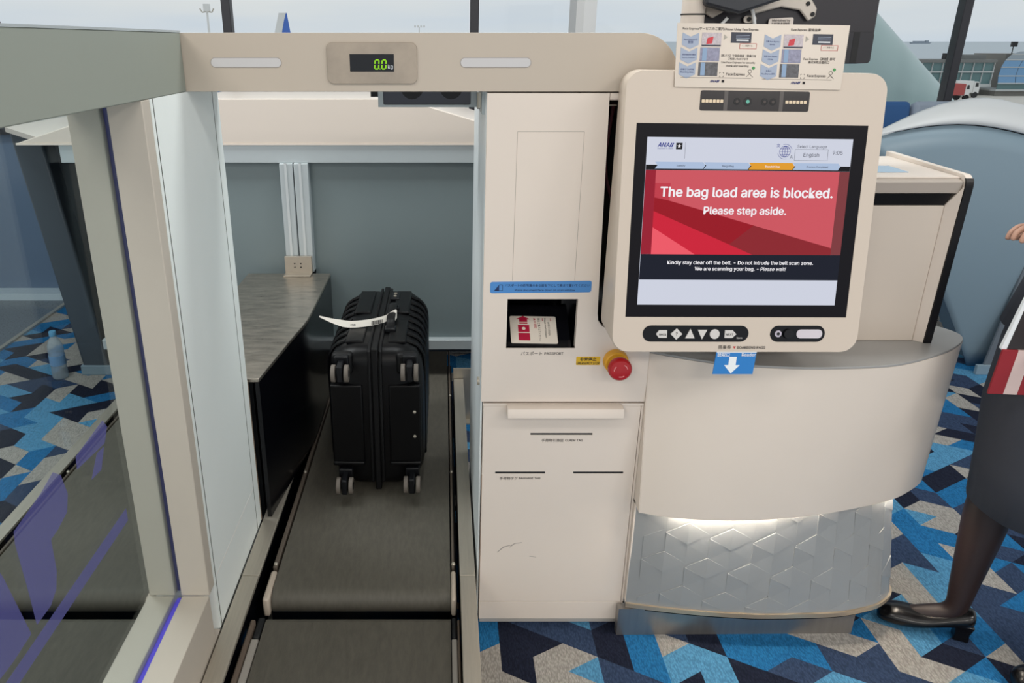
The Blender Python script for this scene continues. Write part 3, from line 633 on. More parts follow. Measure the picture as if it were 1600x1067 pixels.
text('非常停止', KF, .335, .8232, M_txt, es, .0016, width=.04, bold=.02); text('EMERGENCY STOP', KF, .3275, .8132, M_txt, es, .0016, width=.0555, bold=.025, height=.007)
# emergency stop
c_ = (.4215, 1.725, .8235)
eb = mk('emergency_stop_collar', G().disc(c_, (0, -1, 0), .031, .024, 32, r2=.029), mat('estop_yellow', (226, 164, 40), .4), t, bevel=.003)
mk('stop_stem', G().disc((c_[0], 1.702, c_[2]), (0, -1, 0), .018, .02, 24), M_steel, eb)
g = G(); g.loft([[Vec((c_[0] + r * math.cos(q), y, c_[2] + r * math.sin(q))) for q in (2 * math.pi * j / 32 for j in range(32))] for r, y in ((.022, 1.685), (.0275, 1.680), (.0285, 1.672), (.0275, 1.665), (.024, 1.661), (.012, 1.659), (.002, 1.6588))])
bt = mk('stop_button', g, mat('estop_red', (176, 22, 30), .3), eb)
for k in range(3):
    q0 = 2.1 * k + .3
    g = G(); arcp = [(.016 * math.cos(q0 + i * .2), .016 * math.sin(q0 + i * .2)) for i in range(5)]
    g.tube([(c_[0] + x, 1.6592, c_[2] + z) for x, z in arcp], .0012, 6); mk('twist_mark', g, mat('estop_mark', (232, 150, 150), .4), eb)
# lower door
slots = [rect(.223, .381, .6165, .6222), rect(.136, .266, .503, .509), rect(.339, .469, .503, .509)]
g = G(); g.plate(KF, rect(.102, .497, .092, .698), slots, -.018, -.002); ld = mk('lower_door', g, M_white, t, smooth=False)
mk('door_edge', G().box(.4985, .504, 1.727, 1.745, .092, .698), M_white, t)
for (a0, b0), _, (a1, b1), _ in slots: mk('slot_liner', G().box(a0 - .001, a1 + .001, 1.7285, 1.7455, b0 - .001, b1 + .001), M_dark, ld)
mk('rebate', G().box(.101, .504, 1.7275, 1.7455, .6985, .7055), M_white, t)
mk('shadow_gap', G().box(.102, .497, 1.735, 1.7455, .7055, .711), mat('gap_brown', (96, 82, 76), .7), t)
hdl = mk('pull_handle', G().prism([(.160, 1.727, .704), (.160, 1.70, .703), (.160, 1.694, .690), (.160, 1.694, .679), (.160, 1.702, .676), (.160, 1.727, .678)], (.289, 0, 0)), M_white, ld, bevel=.0015)
text('手荷物引換証', KF, .252, .5975, M_txt, t, -.0015, width=.0565, bold=.005); text('CLAIM TAG', KF, .3125, .5985, M_txt, t, -.0015, width=.045, bold=.02)
text('手荷物タグ', KF, .148, .4855, M_txt, t, -.0015, width=.047, bold=.005); text('BAGGAGE TAG', KF, .1985, .487, M_txt, t, -.0015, width=.0555, bold=.02)
mk('bottom_panel', G().box(.101, .504, 1.727, 1.745, .03, .090), M_white, t, bevel=.001)
mk('toe_kick', G().box(.105, .50, 1.75, 2.38, 0, .03), mat('toe_kick_grey', (196, 192, 186), .6), t)
mk('edge_wear', G().box(.1005, .1022, 1.7268, 1.7272, .1, .5), mat('edge_wear_brown', (150, 126, 112), .7, var=.3, vscale=30), t)
mk('side_lock', G().tube([(.0945, 1.80, .735), (.088, 1.80, .735)], .011, 14), M_steel, t)
M_scuff = mat('scuff_mark', (172, 162, 154), .6)
for P in ([(.148, .255), (.165, .272), (.19, .281), (.19, .2823), (.163, .275), (.148, .258)], [(.181, .272), (.195, .284), (.214, .288), (.214, .2893), (.193, .286), (.181, .274)], [(.235, .243), (.254, .240), (.254, .2412), (.235, .2445)]): flat(KF, P, M_scuff, ld, -.0017, 'scuff', .0003)

# ------------------------------------------------------------------ curved counter
t = thing('curved_counter', 'curved white counter with lit faceted base under the touchscreen', 'counter', (.9, 2.0, 0))
def outl(pts, n=8): return [(p.x, p.y) for p in spline([(x, y, 0) for x, y in pts], n)]
top_o = outl([(.506, 1.736), (.60, 1.686), (.689, 1.655), (.80, 1.638), (.908, 1.635), (1.065, 1.653), (1.213, 1.722), (1.29, 1.778), (1.331, 1.825), (1.337, 1.872), (1.30, 1.93), (1.20, 1.99), (1.0, 2.04)])
bot_o = outl([(.506, 1.672), (.57, 1.653), (.65, 1.641), (.743, 1.637), (.86, 1.646), (1.0, 1.672), (1.17, 1.725), (1.26, 1.775), (1.325, 1.83), (1.34, 1.88), (1.31, 1.94), (1.20, 1.99), (1.0, 2.04)])
def inset(o, d):
    R = []
    for i, (x, y) in enumerate(o):
        a = Vec(o[max(i - 1, 0)]); b = Vec(o[min(i + 1, len(o) - 1)]); tt = (b - a).normalized(); R.append((x - tt.y * d, y + tt.x * d))
    return R
def wall(o0, z0, o1, z1, th=.012):
    i0, i1 = inset(o0, th), inset(o1, th); n = len(o0); g = G()
    vs = [(x, y, z0) for x, y in o0] + [(x, y, z1) for x, y in o1] + [(x, y, z0) for x, y in i0] + [(x, y, z1) for x, y in i1]; fs = []
    for i in range(n - 1):
        fs += [(i, i + 1, n + i + 1, n + i), (2 * n + i, 2 * n + i + 1, 3 * n + i + 1, 3 * n + i), (i, i + 1, 2 * n + i + 1, 2 * n + i), (n + i, n + i + 1, 3 * n + i + 1, 3 * n + i)]
    fs += [(0, n, 3 * n, 2 * n), (n - 1, 2 * n - 1, 4 * n - 1, 3 * n - 1)]
    return g.add(vs, fs)
mk('drum_front', wall(bot_o, .42, top_o, .838), mat('drum_white', (226, 214, 201), .38, var=.02, vscale=3), t, ang=1.0)
mk('worktop', G().prism([(x, y, .838) for x, y in inset(top_o, .0005)] + [(.506, 2.04, .838)], (0, 0, .006)), mat('worktop_grey', (158, 157, 155), .4), t, bevel=.001)
mk('drum_side', G().prism([(.5045, 1.737, .838), (.5045, 1.673, .42), (.5045, 2.04, .42), (.5045, 2.04, .838)], (.004, 0, 0)), MATS['drum_white'], t)
mk('base_side', G().prism([(.5045, 1.712, .427), (.5045, 1.709, .105), (.5045, 2.0, .105), (.5045, 2.0, .427)], (.004, 0, 0)), M_white, t)
in_ = inset(bot_o, .014)
mk('drum_floor', G().prism([(x, y, .428) for x, y in in_] + [(.506, 2.04, .428)], (0, 0, .006)), M_white, t)
led = inset(bot_o, .020); led2 = inset(bot_o, .032)
mk('led_strip', G().prism([(x, y, .4245) for x, y in led[10:80]] + [(x, y, .4245) for x, y in reversed(led2[10:80])], (0, 0, .003)), mat('warm_led', (255, 245, 230), .4, emit=(255, 243, 226), es=75), t)
bt_o = outl([(.506, 1.714), (.60, 1.692), (.70, 1.682), (.80, 1.679), (.90, 1.683), (1.02, 1.700), (1.13, 1.735), (1.20, 1.775), (1.243, 1.83), (1.24, 1.89), (1.20, 1.94), (1.1, 1.99), (.95, 2.03)])
bb_o = outl([(.506, 1.708), (.60, 1.690), (.713, 1.674), (.80, 1.666), (.883, 1.662), (1.061, 1.669), (1.16, 1.69), (1.213, 1.712), (1.262, 1.755), (1.27, 1.81), (1.24, 1.88), (1.14, 1.95), (.98, 2.0)])
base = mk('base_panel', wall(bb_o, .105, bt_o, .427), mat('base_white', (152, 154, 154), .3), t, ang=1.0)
# arc-length map of the base surface
def arcmap(o):
    L = [0]
    for i in range(1, len(o)): L.append(L[-1] + (Vec(o[i]) - Vec(o[i - 1])).length)
    return L
La, Lb = arcmap(bb_o), arcmap(bt_o)
def at_len(o, L, s):
    s = max(0, min(L[-1] - 1e-6, s))
    for i in range(len(L) - 1):
        if L[i + 1] >= s: u = (s - L[i]) / (L[i + 1] - L[i] + 1e-9); a, b = Vec(o[i]), Vec(o[i + 1]); d = (b - a).normalized(); return a.lerp(b, u), Vec((d.y, -d.x))
def bsurf(s, z, d):
    k = (z - .105) / .322; p0, n0 = at_len(bb_o, La, s); p1, n1 = at_len(bt_o, Lb, s * Lb[-1] / La[-1]); p = p0.lerp(p1, k); nn = n0.lerp(n1, k).normalized()
    return Vec((p.x + nn.x * d, p.y + nn.y * d, z))
R = .066; cs = math.sqrt(3) * R; zc = lambda z: max(.108, min(.425, z))
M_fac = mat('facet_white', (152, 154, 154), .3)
for r in range(-1, 5):
    for c in range(-1, 10):
        sx = (c + .5 * (r % 2)) * cs + .03; sz = .13 + r * 1.5 * R - sx * .10
        hexa = [(sx + R * math.sin(math.radians(60 * k)), sz + R * math.cos(math.radians(60 * k))) for k in range(6)]   # 0 top, 1 UR, 2 LR, 3 bottom, 4 LL, 5 UL
        for kind, (i, j, k2), hts in (('top', (5, 0, 1), (.0008, .0026, .0008, .0028)), ('left', (3, 4, 5), (.0008, .0008, .0030, .0010)), ('right', (1, 2, 3), (.0008, .0008, .0008, .0016))):
            q = [hexa[i], hexa[j], hexa[k2], (sx, sz)]
            if min(p[0] for p in q) < .004 or max(p[0] for p in q) > La[-1] - .12: continue
            if min(p[1] for p in q) > .415 or max(p[1] for p in q) < .118: continue
            q = [(s, zc(z)) for s, z in q]
            g = G(); g.add([bsurf(s, z, h) for (s, z), h in zip(q, hts)] + [bsurf(s, z, -.002) for s, z in q], [(0, 1, 3), (1, 2, 3), (4, 7, 6, 5)] + [(a, (a + 1) % 4, 4 + (a + 1) % 4, 4 + a) for a in range(4)])
            mk('facet', g, M_fac, base, smooth=False)
trim = inset(bb_o, -.006)
mk('trim_band', wall(trim, .092, trim, .105, .02), mat('trim_champagne', (206, 186, 160), .3, .6), t, ang=1.0)
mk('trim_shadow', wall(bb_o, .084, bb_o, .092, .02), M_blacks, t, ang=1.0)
mk('plinth', G().prism([(.486, 1.697, 0), (1.148, 1.703, 0), (1.148, 1.95, 0), (.507, 1.95, 0), (.507, 1.722, 0), (.486, 1.722, 0)], (0, 0, .09)), M_steelp, t)

# console box on the counter
t = thing('counter_console', 'white console with black band and black-edged side panel on the counter', 'console', (1.05, 2.0, .844))
mk('front_panel', G().box(.60, 1.188, 1.803, 2.12, .8445, 1.188), mat('console_dimmed', (204, 192, 179), .45), t, bevel=.002)  # darker copy of the white, upper dimness painted in
mk('black_band', G().prism([(.60, 1.806, 1.188), (.60, 1.79, 1.218), (.60, 2.12, 1.218), (.60, 2.12, 1.188)], (.588, 0, 0)), M_blacks, t)
mk('top_lip', G().prism([(.60, 1.790, 1.2185), (.60, 1.782, 1.247), (.60, 1.80, 1.252), (.60, 2.12, 1.256), (.60, 2.12, 1.2185)], (.607, 0, 0)), mat('lip_warm_grey', (176, 166, 156), .45), t, bevel=.003)
mk('top_plate', G().prism([(.60, 1.80, 1.2525), (.60, 2.11, 1.2565), (.60, 2.11, 1.2605), (.60, 1.80, 1.2555)], (.607, 0, 0)), M_white, t)
mk('glass_inlay', G().prism([(.64, 1.86, 1.2566), (.64, 1.95, 1.258), (.64, 1.95, 1.2592), (.64, 1.86, 1.2578)], (.48, 0, 0)), mat('inlay_blue', (150, 186, 212), .08), t)
pr_ = [(1.787, .8445), (1.776, 1.235)] + [(1.776 + .022 * (1 - math.cos(q)), 1.237 + .026 * math.sin(q)) for q in (math.pi / 2 * i / 6 for i in range(7))] + [(2.13, 1.272), (2.13, .8445)]
sp = mk('side_panel', G().prism([(1.2085, y, z) for y, z in pr_], (.016, 0, 0)), M_white, t, bevel=.001)
mk('black_edge', (lambda g: g.loft([[Vec((x, y, z)) for x, y, z in ((1.2075, a[0] - .0015, a[1]), (1.2255, a[0] - .0015, a[1]), (1.2255, a[0] + .003, a[1]), (1.2075, a[0] + .003, a[1]))] for a in pr_[:6]]) or g)(G()), M_blacks, sp)
mk('inner_return', G().prism([(1.19, 1.806, .8445), (1.207, 1.79, .8445), (1.207, 1.778, 1.235), (1.19, 1.806, 1.188)], (0, .004, 0)), M_white, sp)

# ------------------------------------------------------------------ touchscreen terminal
yaw, tilt, roll = .0372, .1707, -.0157
u_ = Vec((math.cos(yaw), math.sin(yaw), 0)); v_ = Vec((0, math.sin(tilt), math.cos(tilt))); n_ = u_.cross(v_).normalized(); v_ = n_.cross(u_)
TF = Fr((.642, 1.607, 1.1897), u_ * math.cos(roll) + v_ * math.sin(roll), -u_ * math.sin(roll) + v_ * math.cos(roll))
t = thing('touchscreen_terminal', 'white touchscreen terminal showing a red bag-load warning', 'terminal', (.64, 1.72, .9))
fo = rrect(-.270, .2755, -.280, .306, .036, 8)
def back(a, b, grow=.0):
    p = TF.p(a, b, 0); sx = (p.x - .645) * (1 + grow) + .645; sz = (p.z - 1.19) * (1 + grow) + 1.19
    return Vec((sx, 1.7245, sz))
g = G()
front = [TF.p(a, b, 0) for a, b in fo]; n = len(fo)
ch = [TF.p(a * 1.006, b * 1.006 , -.006) for a, b in fo]; midr = [p.lerp(back(a, b), .75) for p, (a, b) in zip(ch, fo)]
rear = [back(a * .97, max(b, -.2) * .97) for a, b in fo]
hole = rect(-.2445, .2445, -.203, .203)
g.loft([rear, midr, ch, front], False); o_ = len(g.v)
tr_ = tessellate_polygon([[Vec((a, b, 0)) for a, b in fo], [Vec((a, b, 0)) for a, b in hole]])
g.add([TF.p(a, b, 0) for a, b in fo + hole] + [TF.p(a, b, -.004) for a, b in hole], [tuple(x) for x in tr_] + [(n + i, n + (i + 1) % 4, n + 4 + (i + 1) % 4, n + 4 + i) for i in range(4)] + [(n + 4, n + 5, n + 6, n + 7)])
mk('housing', g, mat('terminal_white', (210, 196, 181), .38), t, ang=.5)
bz = flat(TF, hole, mat('bezel_black', (17, 15, 21), .3, spec=.15), t, -.0012, 'bezel', .002)
E_w = emi('screen_white', (204, 208, 222)); E_wt = emi('screen_text_white', (240, 238, 242)); E_navy = emi('screen_navy', (20, 24, 38)); E_blk = emi('screen_black', (12, 12, 16))
E_chev = emi('screen_chevron', (170, 188, 216)); E_or = emi('screen_orange', (222, 154, 40)); E_dk = emi('screen_ink', (60, 62, 76)); E_anab = emi('screen_blue', (30, 44, 132))
scr = flat(TF, rect(-.2198, .2158, -.176, .1753), E_w, t, -.0006, 'screen', .0005)
def sp_(pts, m, d, nm): return flat(TF, pts, m, scr, -.0006 + d * .0003, nm, .0002)
sp_(rect(-.2195, .2155, .109, .1195), E_blk, 1, 'status_strip')
xs = [-.1977, -.0944, .0012, .0955, .194]
for i in range(4):
    a0, a1 = xs[i], xs[i + 1]
    sp_([(a0 - .003, .1115), (a1 - .0045, .1115), (a1, .1185), (a1 - .0045, .1255), (a0 - .003, .1255), (a0 + .0025, .1185)], E_or if i == 2 else E_chev, 2 + (i == 2), 'step_arrow')
for i, wd in enumerate(('Identify', 'Weigh Bag', 'Dispatch Bag', 'Process Completed')):
    text(wd, TF, (xs[i] + xs[i + 1]) / 2, .1162, E_wt if i == 2 else E_dk, scr, .0006, size=.0072, align='C', bold=.01)
sp_(rect(-.2195, .2155, -.0668, .1088), emi('red_edge', (150, 26, 46)), 1, 'warning_edge')
sp_(rect(.1938, .2155, -.0668, .1088), emi('red_edge_right', (124, 56, 60)), 2, 'warning_edge')
sp_(rect(-.1975, .1938, -.0668, .1083), emi('red_main', (203, 84, 94)), 2, 'warning_field')
sp_([(-.1975, .0535), (-.1616, .0448), (.1938, -.052), (.1938, -.0668), (-.1975, -.0668)], emi('red_dark', (138, 34, 42)), 3, 'warning_shade')
sp_([(-.1975, .052), (-.1616, .0448), (.02, -.0046), (-.03, -.045), (-.1975, .024)], emi('red_deep', (150, 14, 30)), 4, 'warning_shade')
sp_([(-.1975, .0239), (.0222, -.0668), (-.1975, -.0668)], emi('red_bright', (202, 30, 54)), 5, 'warning_band')
sp_([(-.1975, -.010), (-.1031, -.0668), (-.1975, -.0668)], emi('red_pink', (236, 88, 102)), 6, 'warning_band')
sp_(rect(-.1975, -.165, .045, .082), emi('red_crowd', (190, 58, 72)), 3, 'warning_shade')
sp_(rect(-.2195, .2155, -.1214, -.0668), E_navy, 3, 'message_band')
def st(body, a0, b, a1, m=E_wt, bold=.03, **k): return text(body, TF, a0, b, m, scr, .0016, width=a1 - a0, bold=bold, **k)
st('The bag load area is blocked.', -.1855, .0545, .183); st('Please step aside.', -.0903, .0184, .0864)
st('Kindly stay clear off the belt. - Do not intrude the belt scan zone.', -.1608, -.0878, .1565, bold=.025)
st('We are scanning your bag. -', -.1004, -.1010, .0385, bold=.025); st('Please wait!', .0425, -.1010, .0985, bold=.02, shear=.2)
st('ANA', -.1978, .1556, -.1735, E_anab, .03, shear=.25); st('Inspiration of JAPAN', -.1978, .1512, -.165, E_anab, .0)
for k in range(2): sp_([(-.1732 + k * .0038, .1556), (-.1705 + k * .0038, .1556), (-.1668 + k * .0038, .1638), (-.1695 + k * .0038, .1638)], E_anab, 3, 'logo_slash')
sp_(rect(-.1588, -.1455, .151, .1642), E_blk, 3, 'emblem')
sp_([(-.1522 + (.0045 if i % 2 == 0 else .0018) * math.sin(i * math.pi / 5), .1575 + (.0045 if i % 2 == 0 else .0018) * math.cos(i * math.pi / 5)) for i in range(10)], E_wt, 4, 'emblem_star')
sp_(rect(-.1396, -.1391, .132, .1655), E_dk, 3, 'divider')
def ring(a, b, r, w, m, rx=1): 
    g = G(); g.plate(TF, [(a + (x - a) * rx, y) for x, y in circ(a, b, r, 28)], [[(a + (x - a) * rx - (0 if rx == 1 else 0), y) for x, y in circ(a, b, r - w, 28)]], .0001, .0004); mk('globe_line', g, m, scr, smooth=False)
ring(.0724, .1487, .0118, .0008, E_anab); ring(.0724, .1487, .0118, .0016, E_anab, .5)
for P in (rect(.0606, .0842, .1483, .1491), rect(.0622, .0826, .1426, .1433), rect(.0622, .0826, .1541, .1548), rect(.072, .0728, .137, .1604)): sp_(P, E_anab, 3, 'globe_line')
for q0, q1 in ((.3, 1.9), (3.4, 5.0)):
    g = G(); A_ = [q0 + (q1 - q0) * i / 8 for i in range(9)]
    pts = [(.0724 + .0155 * math.cos(q), .1487 + .0155 * math.sin(q)) for q in A_] + [(.0724 + .0148 * math.cos(q), .1487 + .0148 * math.sin(q)) for q in reversed(A_)]
    sp_(pts, E_anab, 3, 'globe_arrow')
text('文', TF, .0535, .158, E_anab, scr, .0006, width=.0075, bold=.01); text('A', TF, .084, .1345, E_dk, scr, .0006, width=.006)
st('Select Language', .0973, .1565, .1599, E_dk, .0)
for P in (rect(.0937, .1647, .1308, .1313), rect(.0937, .1647, .1532, .1537), rect(.0937, .0942, .1308, .1537), rect(.1642, .1647, .1308, .1537)): sp_(P, E_dk, 3, 'language_box')
st('English', .1119, .1388, .1453, E_dk, .005); st('9:05', .1737, .1435, .1949, E_dk, .0)
# camera bar
cb = flat(TF, rrect(-.1155, .113, .229, .269, .004), mat('smoked_bar', (48, 43, 42), .12), t, .0006, 'camera_bar', .001)
for a in (-.062, .054): flat(TF, rect(a - .004, a + .004, .2295, .2685), mat('bar_divider', (74, 68, 66), .3), cb, .001, 'bar_divider')
E_led = emi('warm_dot', (226, 206, 176))
for a0 in (-.1121, .063):
    for k in range(6): flat(TF, rrect(a0 + k * .0077, a0 + k * .0077 + .0062, .2448, .251, .001), E_led, cb, .0012, 'illuminator_led')
for a, r in ((-.0388, .0072), (-.0162, .0088), (.0188, .0072), (.0365, .0072)):
    ln = flat(TF, circ(a, .2478, r), M_black, cb, .0012, 'lens', .0006); flat(TF, circ(a, .2478, r * .42, 14), mat('lens_core', (74, 66, 62), .1) if a != -.0162 else emi('lens_green', (120, 200, 180), .8), ln, .0018, 'lens_core')
# button bar
bb = flat(TF, rrect(-.2044, .0302, -.2575, -.2215, .0178), M_black, t, .0008, 'button_bar', .0015)
M_btn = mat('button_white', (212, 208, 204), .4)
def btn(pts, nm): return flat(TF, pts, M_btn, bb, .0034, nm, .003)
b_ = -.2400
k1 = btn([(-.1755, b_), (-.1690, b_ + .0085), (-.1515, b_ + .0085), (-.1515, b_ - .0085), (-.1690, b_ - .0085)], 'back_button'); text('BACK', TF, -.1685, b_ - .003, M_txt, k1, .0038, width=.0155, bold=.02)
k2 = btn([(-.1304, b_ + .0125), (-.1174, b_), (-.1304, b_ - .0125), (-.1434, b_)], 'help_button'); text('?', TF, -.1304, b_ - .003, M_txt, k2, .0038, height=.007, align='C', bold=.01)
btn([(-.1105, b_ - .0095), (-.0897, b_ - .0095), (-.1001, b_ + .0115)], 'up_button'); btn([(-.0838, b_ + .0095), (-.0630, b_ + .0095), (-.0734, b_ - .0115)], 'down_button')
btn(circ(-.0458, b_, .0108, 28), 'select_button')
k3 = btn([(-.0235, b_ + .0085), (-.0065, b_ + .0085), (.0022, b_), (-.0065, b_ - .0085), (-.0235, b_ - .0085)], 'next_button'); text('NEXT', TF, -.021, b_ - .003, M_txt, k3, .0038, width=.0165, bold=.02)
text('Storm', TF, .004, b_ - .0105, M_btn, bb, .0012, width=.0125, bold=.02)
jb = flat(TF, rrect(.0783, .2006, -.2575, -.2212, .0178), M_black, t, .0008, 'headset_bar', .0015)
jk = mk('headset_jack', G().disc(TF.p(.0952, -.239, .0005), TF.N, .0075, .003, 20), mat('jack_ring', (196, 188, 200), .3, .4), jb); mk('jack_hole', G().disc(TF.p(.0952, -.239, .003), TF.N, .0035, .0012, 14), M_dark, jk)
mk('volume_knob', G().disc(TF.p(.118, -.2395, .0005), TF.N, .011, .006, 24), M_blacks, jb, bevel=.001)
flat(TF, rrect(.1367, .194, -.2492, -.2295, .0092), mat('lit_window', (214, 206, 212), .3), jb, .0022, 'volume_window', .002)
text('搭乗券', TF, -.0345, -.2735, M_txt, t, .0006, width=.0285, bold=.004); flat(TF, [(-.002, -.2680), (.0046, -.2680), (.0013, -.2735)], mat('red_mark', (190, 40, 44), .5), t, .0006, 'pointer_mark'); text('BOARDING PASS', TF, .0075, -.2732, M_txt, t, .0006, width=.063, bold=.02)
# boarding-pass reader lip hanging under the housing
rl = mk('reader_plate', (lambda g: g.plate(TF, [(-.0363, -.2795), (.0536, -.2800), (.0486, -.3314), (-.0414, -.3314)], [], -.004, -.002) or g)(G()), mat('reader_blue', (30, 122, 196), .4), t)
M_pw = mat('print_white', (236, 240, 242), .5)
flat(TF, [(-.0068, -.2915), (.0095, -.2915), (.0085, -.3105), (.0178, -.3105), (-.0010, -.3296), (-.0172, -.3105), (-.0078, -.3105)], M_pw, rl, -.0014, 'arrow')
text('読取口', TF, -.034, -.2905, M_pw, rl, -.0015, width=.027, bold=.01); text('Reader', TF, .0205, -.2905, M_pw, rl, -.0015, width=.031, bold=.01)
flat(TF, rect(-.0363, .0536, -.2822, -.2800), M_pw, rl, -.0014, 'top_line')

# ------------------------------------------------------------------ info card taped over the terminal
t = thing('info_card', 'laminated two-page guide sheet taped above the touchscreen', 'sign', tuple(TF.p(0, .275, .004)))
flat(TF, [(-.172, .2745), (.1745, .2730), (.180, .3984), (-.1741, .3975)], mat('laminate', (214, 202, 188), .25), t, .0036, 'laminated_sheet', .0014)
M_ch = mat('card_chevron', (164, 176, 196), .5); M_ph = [mat('card_photo_light', (196, 186, 190), .5, var=.25, vscale=160), mat('card_photo_violet', (146, 146, 168), .5, var=.3, vscale=160), mat('card_photo_dark', (92, 92, 96), .5, var=.5, vscale=120)]
D = .0042; M_cd = mat('card_dark', (54, 58, 72), .5); M_red = mat('card_red', (196, 60, 60), .5); M_cr = mat('card_photo_red', (206, 60, 70), .5)
for ox, jp in ((0, True), (.1685, False)):
    oy = -.001 if not jp else 0
    for k in range(3):
        b1 = .3795 - k * .0285 + oy; sh = -.0015 * k
        flat(TF, [(-.1626 + ox + sh, b1), (-.1455 + ox + sh, b1 - .008), (-.1284 + ox + sh, b1), (-.1284 + ox + sh, b1 - .0235), (-.1455 + ox + sh, b1 - .0315), (-.1626 + ox + sh, b1 - .0235)], M_ch, t, D, 'step_chevron')
        for q, w in enumerate((('Face Expressの', '登録'), ('保安検査場の通過', 'Security check point'), ('搭乗口での利用', 'Boarding Gate'))[k] if jp else (('注册 Face Express', '服务信息'), ('使用 Face Express', '安检通道'), ('登机口', 'Face Express 登机'))[k]):
            text(w, TF, -.1455 + ox + sh, b1 - .015 - q * .0055, M_txtn, t, D + .0004, width=.027 if len(w) > 4 else .011, align='C')
        b0 = .3535 - k * .0285 + oy
        ph = flat(TF, rect(-.1225 + ox + sh, -.0825 + ox + sh, b0, b0 + .0265), M_ph[k], t, D, 'card_photo')
        if k == 0: flat(TF, [(-.113 + ox, b0 + .004), (-.101 + ox, b0 + .006), (-.099 + ox, b0 + .019), (-.111 + ox, b0 + .016)], M_cr, ph, D + .0004, 'photo_detail'); flat(TF, rect(-.122 + ox, -.083 + ox, b0 + .0005, b0 + .003), M_cd, ph, D + .0004, 'photo_detail')
        else: flat(TF, rect(-.118 + ox + sh, -.109 + ox + sh, b0 + .001, b0 + .026), mat('photo_blue', (140, 166, 196), .5), ph, D + .0004, 'photo_detail')
    flat(TF, [(-.0775 + ox, .377 + oy), (-.0775 + ox, .366 + oy), (-.070 + ox, .3715 + oy)], mat('card_arrow', (176, 170, 158), .5), t, D, 'arrow_mark')
    sc_ = flat(TF, rect(-.0628 + ox, -.0212 + ox, .3612 + oy, .3815 + oy), M_cd, t, D, 'phone_screenshot'); flat(TF, rect(-.0515 + ox, -.0265 + ox, .3648 + oy, .3675 + oy), M_pw, sc_, D + .0004, 'screenshot_button')
    for q in range(3): flat(TF, rect(-.053 + ox, -.025 + ox, .3702 + q * .0026 + oy, .3709 + q * .0026 + oy), M_ch, sc_, D + .0004, 'screenshot_line')
    for P in (rect(-.0440 + ox, -.0090 + ox, .3500, .3507), rect(-.0440 + ox, -.0090 + ox, .3598, .3605), rect(-.0440 + ox, -.0433 + ox, .35, .3605), rect(-.0097 + ox, -.0090 + ox, .35, .3605)): flat(TF, [(a, b + oy) for a, b in P], M_red, t, D, 'red_frame')
    text('✓│ 同意する' if jp else '✓│ 同意する', TF, -.040 + ox, .3545 + oy, M_txt, t, D, width=.022)
    text('Face Express', TF, -.067 + ox, .2985 + oy, M_txt, t, D, width=.0385, bold=.015)
    for i in range(4):
        sx, sy = (-1 if i % 2 else 1), (-1 if i // 2 else 1); ca, cb2 = -.0765 + ox, .2995 + oy
        flat(TF, [(ca + sx * .0045, cb2 + sy * .0045), (ca + sx * .0045, cb2 + sy * .002), (ca + sx * .0038, cb2 + sy * .002), (ca + sx * .0038, cb2 + sy * .0038), (ca + sx * .002, cb2 + sy * .0038), (ca + sx * .002, cb2 + sy * .0045)], M_txt, t, D, 'frame_icon')
    g = G(); g.plate(TF, circ(-.0185 + ox, .3065 + oy, .0038, 18), [circ(-.0185 + ox, .3065 + oy, .0031, 18)], D - .0002, D); mk('figure_icon', g, M_txt, t, smooth=False)
    flat(TF, [(-.026 + ox, .2955 + oy), (-.0185 + ox, .3022 + oy), (-.011 + ox, .2955 + oy), (-.012 + ox, .2955 + oy), (-.0185 + ox, .3012 + oy), (-.025 + ox, .2955 + oy)], M_txt, t, D, 'figure_icon')
    flat(TF, circ(-.0115 + ox, .313 + oy, .0032, 16), mat('tick_green', (70, 150, 84), .5), t, D, 'tick_dot')
    flat(TF, rect(-.1605 + ox, -.0150 + ox, .2928 + oy, .2933 + oy), M_txt, t, D, 'rule_line')
    text('ANA', TF, -.1000 + ox, .2842 + oy, M_txtn, t, D, width=.0135, shear=.25, bold=.03)
    for k in range(2): flat(TF, [(-.0866 + ox + k * .0028, .2842 + oy), (-.0846 + ox + k * .0028, .2842 + oy), (-.0822 + ox + k * .0028, .2892 + oy), (-.0842 + ox + k * .0028, .2892 + oy)], M_txtn, t, D, 'logo_slash')
    flat(TF, rect(-.0752 + ox, -.0700 + ox, .2842 + oy, .2892 + oy), M_txt, t, D, 'emblem')
text('Face Expressサービスのご案内/About Using Face Express', TF, -.1629, .3848, M_txt, t, D, width=.155, bold=.006)
text('Face Express 服务指南', TF, .0592, .3858, M_txt, t, D, width=.061, bold=.006)
text('【顔パス】で保安検査・搭乗口を', TF, -.0797, .3345, M_txt, t, D, width=.0715, bold=.01); text('ご利用いただけます', TF, -.066, .3285, M_txt, t, D, width=.042, bold=.006)
text('Use Face Express for security', TF, -.079, .3215, M_txt, t, D, width=.070, bold=.006); text('check and boarding.', TF, -.069, .3150, M_txt, t, D, width=.048, bold=.006)
text('Face Express 【刷脸】即可', TF, .0905, .3305, M_txt, t, D, width=.066, bold=.008); text('通过安检及登机口', TF, .1005, .3240, M_txt, t, D, width=.044, bold=.008)

